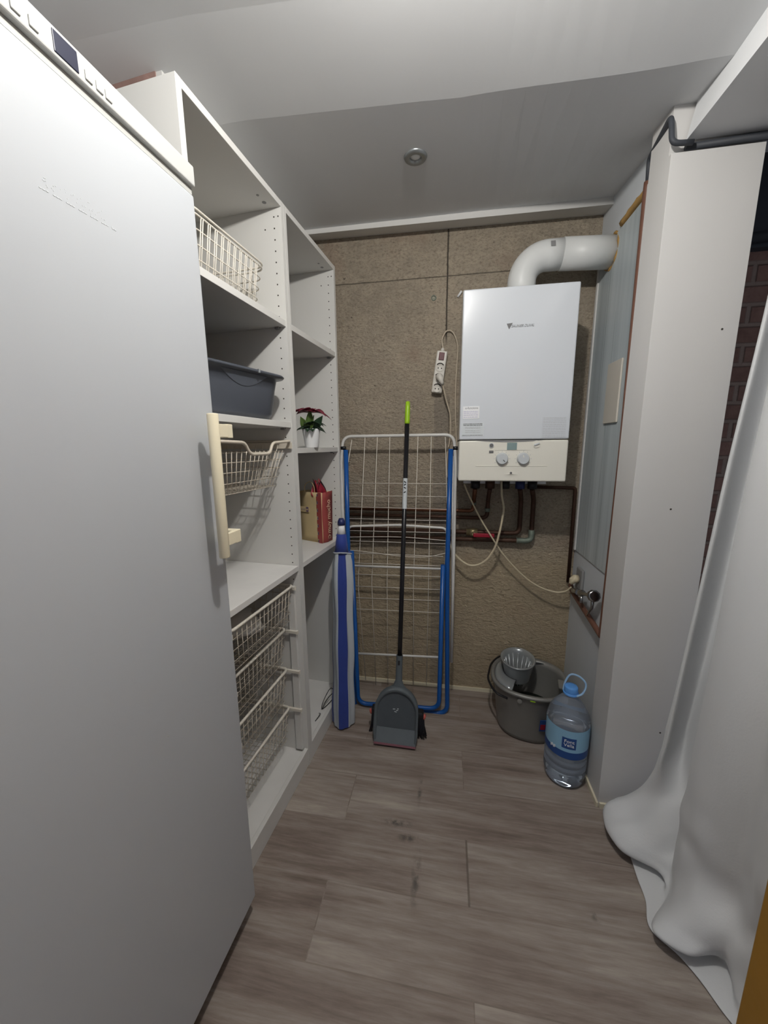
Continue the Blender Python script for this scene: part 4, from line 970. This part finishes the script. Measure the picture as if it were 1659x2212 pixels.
# collar plate joining the wringer to the rim
mb = MB(); rows = []
for i in range(5):
    t = i/4; r = []
    for k in range(25):
        a = math.radians(55+215*k/24); c_, s_ = math.cos(a), math.sin(a)
        o1 = Vector((cw[0]+0.076*c_, cw[1]+0.076*s_, 0.266)); tt = math.atan2(s_*0.139+cw[1]*0.7, c_*0.182+cw[0]*0.7)
        cc, ss = math.cos(tt), math.sin(tt); o2 = Vector((0.180*abs(cc)**(2/2.4)*(1 if cc >= 0 else -1), 0.137*abs(ss)**(2/2.4)*(1 if ss >= 0 else -1), 0.276))
        r.append(o1.lerp(o2, t)+Vector((0, 0, 0.012*math.sin(PI*t))))
    rows.append(r)
mb.grid(rows); link('wringer_collar', mb, m_bucki, bk, solid=0.003)
link('mop_net', MB().lathe([(0.0, 0.10), (0.11, 0.10), (0.12, 0.108), (0.0, 0.15)], (0.02, 0, 0), 24, sx=1.1, sy=0.8), m_greenw, bk)
link('spout', MB().box(0.150, 0.212, -0.03, 0.03, 0.262, 0.274), m_buck, bk, bevel=0.004)
for yy in (-1, 1):
    link('handle_pivot', MB().tube([(-0.04, 0.135*yy, 0.245), (-0.04, 0.150*yy, 0.245)], 0.012, 14), m_buck, bk)
link('carry_handle', MB().tube(catmull([(-0.10, -0.150, 0.245), (-0.16, -0.145, 0.262), (-0.207, -0.07, 0.262), (-0.213, 0.0, 0.258), (-0.205, 0.07, 0.262), (-0.16, 0.145, 0.262), (-0.10, 0.150, 0.245)], 6), 0.0055, 10), m_black, bk)
mb = MB().box(-0.016, 0.016, -0.001, 0.001, -0.035, 0.035, 0).box(-0.012, 0.012, -0.002, -0.0005, -0.024, 0.008, 1)
o = link('bucket_sticker', mb, [m_labd, m_redl], bk); o.location = (0.078, -0.137, 0.13); o.rotation_euler = (math.radians(8), 0, math.radians(15)); o['label'] = 'blue and red sticker'
mb = MB().box(-0.012, 0.012, -0.001, 0.001, -0.002, 0.002); o = link('green_tag', mb, m_lime, bk); o.location = (0.022, -0.1605, 0.268)

# ------------------------------------------------------------------ water bottle
wb = thing('water_bottle', 'large clear plastic water bottle with blue cap beside the column', 'water bottle', (0.555, 1.552, 0), math.radians(-18))
R0 = 0.0865
prof = [(0.0, 0.012), (0.03, 0.010), (0.055, 0.002), (0.070, 0.003), (0.080, 0.016), (R0-0.002, 0.04)]
z = 0.05
while z < 0.125:
    prof += [(R0, z), (R0, z+0.016), (R0-0.0035, z+0.022), (R0-0.0035, z+0.026)]; z += 0.032
prof += [(R0, 0.155), (R0, 0.302), (0.078, 0.335), (0.062, 0.365), (0.042, 0.390), (0.030, 0.405), (0.026, 0.415), (0.026, 0.44)]
link('shell', MB().lathe(prof, n=56, capt=True), m_pet, wb)
link('water', MB().lathe([(0.0, 0.014)]+[(max(0.0, r-0.0022), z_+0.002) for r, z_ in prof if 0.0 < r and z_ < 0.16 and z_ > 0.001]+[(R0-0.003, 0.283), (0.0, 0.283)], n=56), m_water, wb)
mb = MB(); rows = []
for i in range(9):
    zz = 0.160+0.135*i/8; rows.append([((R0+0.0006)*math.cos(a), (R0+0.0006)*math.sin(a), zz) for a in [2*PI*k/72 for k in range(72)]])
mb.grid(rows, 0, closed=True)
for i in range(2):
    for k in range(72): mb.m[i*72+k] = 1
lab = link('label_band', mb, [m_lab, m_labd], wb)
ang = math.radians(-84)
def onbottle(a, z_, rad): return Vector((rad*math.cos(a), rad*math.sin(a), z_))
rows = []
for i in range(7):
    zz = 0.210+0.052*i/6; rows.append([onbottle(ang+0.32*(k/8*2-1), zz, R0+0.0012) for k in range(9)])
link('badge', MB().grid(rows), m_labd, lab)
Mt = Matrix.Rotation(ang+PI/2, 4, 'Z')
lettering('lettering', 'Font', 0.021, m_potw, lab, Mt @ at(0, -R0-0.0015, 0.246), 0.0004, sx=1.05)
lettering('lettering', 'Vella', 0.021, m_potw, lab, Mt @ at(0, -R0-0.0015, 0.228), 0.0004, sx=1.0)
Mt2 = Matrix.Rotation(ang+PI/2-0.72, 4, 'Z')
mb = MB()
for i in range(4): mb.box(-0.012+i*0.006, -0.008+i*0.006, -R0-0.002, -R0-0.0008, 0.188+0.004*(i % 2), 0.200+0.004*(i % 2), M=Mt2)
link('label_motif', mb, m_potw, lab)
cpb = link('cap', MB().lathe([(0.0265, 0.420), (0.028, 0.424), (0.0275, 0.448), (0.025, 0.452), (0.012, 0.452), (0.0, 0.4515)], n=30).lathe([(0.031, 0.418), (0.031, 0.426), (0.0265, 0.427)], n=30), m_cap, wb)
link('carry_loop', MB().tube(catmull([(-0.030, 0.0, 0.422), (-0.024, 0.012, 0.458), (-0.006, 0.020, 0.492), (0.024, 0.020, 0.494), (0.050, 0.014, 0.478), (0.055, 0.006, 0.458), (0.044, -0.004, 0.430), (0.022, -0.020, 0.421)], 6), 0.0042, 10), m_capl, wb)

# ------------------------------------------------------------------ curtain
RW = [  # rows from the rail down; ten points across from the far edge to the near edge
 [(0.930, 1.335, 2.360), (0.892, 1.262, 2.360), (0.992, 1.325, 2.360), (0.965, 1.200, 2.360), (0.835, 1.120, 2.360), (0.830, 1.020, 2.360), (0.880, 0.940, 2.360), (0.830, 0.860, 2.360), (0.860, 0.780, 2.360), (0.900, 0.700, 2.360)],
 [(0.908, 1.330, 1.900), (0.870, 1.262, 1.900), (0.970, 1.325, 1.900), (0.943, 1.200, 1.900), (0.812, 1.120, 1.900), (0.800, 1.020, 1.900), (0.850, 0.940, 1.900), (0.810, 0.860, 1.900), (0.840, 0.780, 1.900), (0.880, 0.700, 1.900)],
 [(0.874, 1.330, 1.440), (0.836, 1.262, 1.440), (0.936, 1.325, 1.440), (0.909, 1.200, 1.440), (0.788, 1.120, 1.440), (0.780, 1.020, 1.440), (0.820, 0.940, 1.440), (0.790, 0.860, 1.440), (0.820, 0.780, 1.440), (0.860, 0.700, 1.440)],
 [(0.856, 1.330, 1.140), (0.818, 1.262, 1.140), (0.918, 1.325, 1.140), (0.891, 1.200, 1.140), (0.777, 1.120, 1.140), (0.768, 1.020, 1.140), (0.800, 0.940, 1.140), (0.780, 0.860, 1.140), (0.810, 0.780, 1.140), (0.850, 0.700, 1.140)],
 [(0.834, 1.330, 0.800), (0.796, 1.262, 0.800), (0.896, 1.325, 0.800), (0.869, 1.200, 0.800), (0.770, 1.120, 0.800), (0.758, 1.020, 0.800), (0.790, 0.940, 0.800), (0.775, 0.860, 0.800), (0.800, 0.780, 0.800), (0.840, 0.700, 0.800)],
 [(0.810, 1.335, 0.420), (0.772, 1.262, 0.420), (0.872, 1.325, 0.420), (0.845, 1.200, 0.420), (0.757, 1.115, 0.420), (0.762, 1.020, 0.420), (0.810, 0.945, 0.420), (0.780, 0.870, 0.420), (0.800, 0.790, 0.420), (0.840, 0.720, 0.420)],
 [(0.790, 1.345, 0.240), (0.768, 1.290, 0.240), (0.815, 1.245, 0.240), (0.845, 1.180, 0.240), (0.750, 1.115, 0.240), (0.762, 1.035, 0.240), (0.830, 0.965, 0.230), (0.815, 0.895, 0.220), (0.800, 0.810, 0.220), (0.840, 0.740, 0.220)],
 [(0.735, 1.365, 0.130), (0.715, 1.325, 0.140), (0.735, 1.215, 0.130), (0.810, 1.175, 0.120), (0.755, 1.120, 0.130), (0.735, 1.025, 0.140), (0.755, 0.955, 0.150), (0.800, 0.915, 0.140), (0.797, 0.830, 0.120), (0.840, 0.760, 0.120)],
 [(0.705, 1.385, 0.080), (0.645, 1.325, 0.095), (0.655, 1.215, 0.085), (0.755, 1.170, 0.075), (0.768, 1.125, 0.060), (0.685, 1.005, 0.085), (0.730, 0.950, 0.090), (0.795, 0.925, 0.100), (0.797, 0.840, 0.070), (0.840, 0.770, 0.070)],
 [(0.700, 1.385, 0.050), (0.634, 1.315, 0.055), (0.645, 1.210, 0.048), (0.745, 1.160, 0.045), (0.745, 1.100, 0.024), (0.636, 0.985, 0.055), (0.705, 0.935, 0.052), (0.800, 0.945, 0.060), (0.790, 0.850, 0.035), (0.840, 0.770, 0.035)],
 [(0.735, 1.375, 0.016), (0.715, 1.300, 0.016), (0.725, 1.225, 0.014), (0.775, 1.170, 0.014), (0.715, 1.090, 0.012), (0.700, 1.010, 0.016), (0.775, 0.995, 0.016), (0.820, 0.945, 0.016), (0.780, 0.850, 0.014), (0.830, 0.775, 0.014)],
 [(0.705, 1.350, 0.006), (0.695, 1.265, 0.006), (0.687, 1.200, 0.006), (0.680, 1.150, 0.006), (0.676, 1.090, 0.006), (0.652, 1.015, 0.006), (0.700, 0.962, 0.006), (0.730, 0.912, 0.006), (0.757, 0.843, 0.006), (0.800, 0.790, 0.006)],
]
cols = [catmull(r, 8) for r in RW]; K = len(cols[0])
full = [catmull([cols[i][k] for i in range(len(cols))], 6) for k in range(K)]
rows = [[full[k][i] for k in range(K)] for i in range(len(full[0]))]
for r in rows:
    for k, p in enumerate(r):
        if 0.04 < p.z < 0.6:
            a_ = min(1, (p.z-0.04)/0.05)*min(1, (0.6-p.z)/0.3)
            nz_ = mnoise.noise(Vector((p.y*16, p.z*11+p.y*6, 1.7)))
            p.x -= 0.016*a_*nz_; p.z += 0.006*a_*nz_
        p.z = max(p.z, 0.005)
o = link('curtain', MB().grid(rows), m_cloth, solid=0.003, subsurf=1)
tag(o, 'long white cloth curtain pooling on the floor in front of the column', 'curtain')
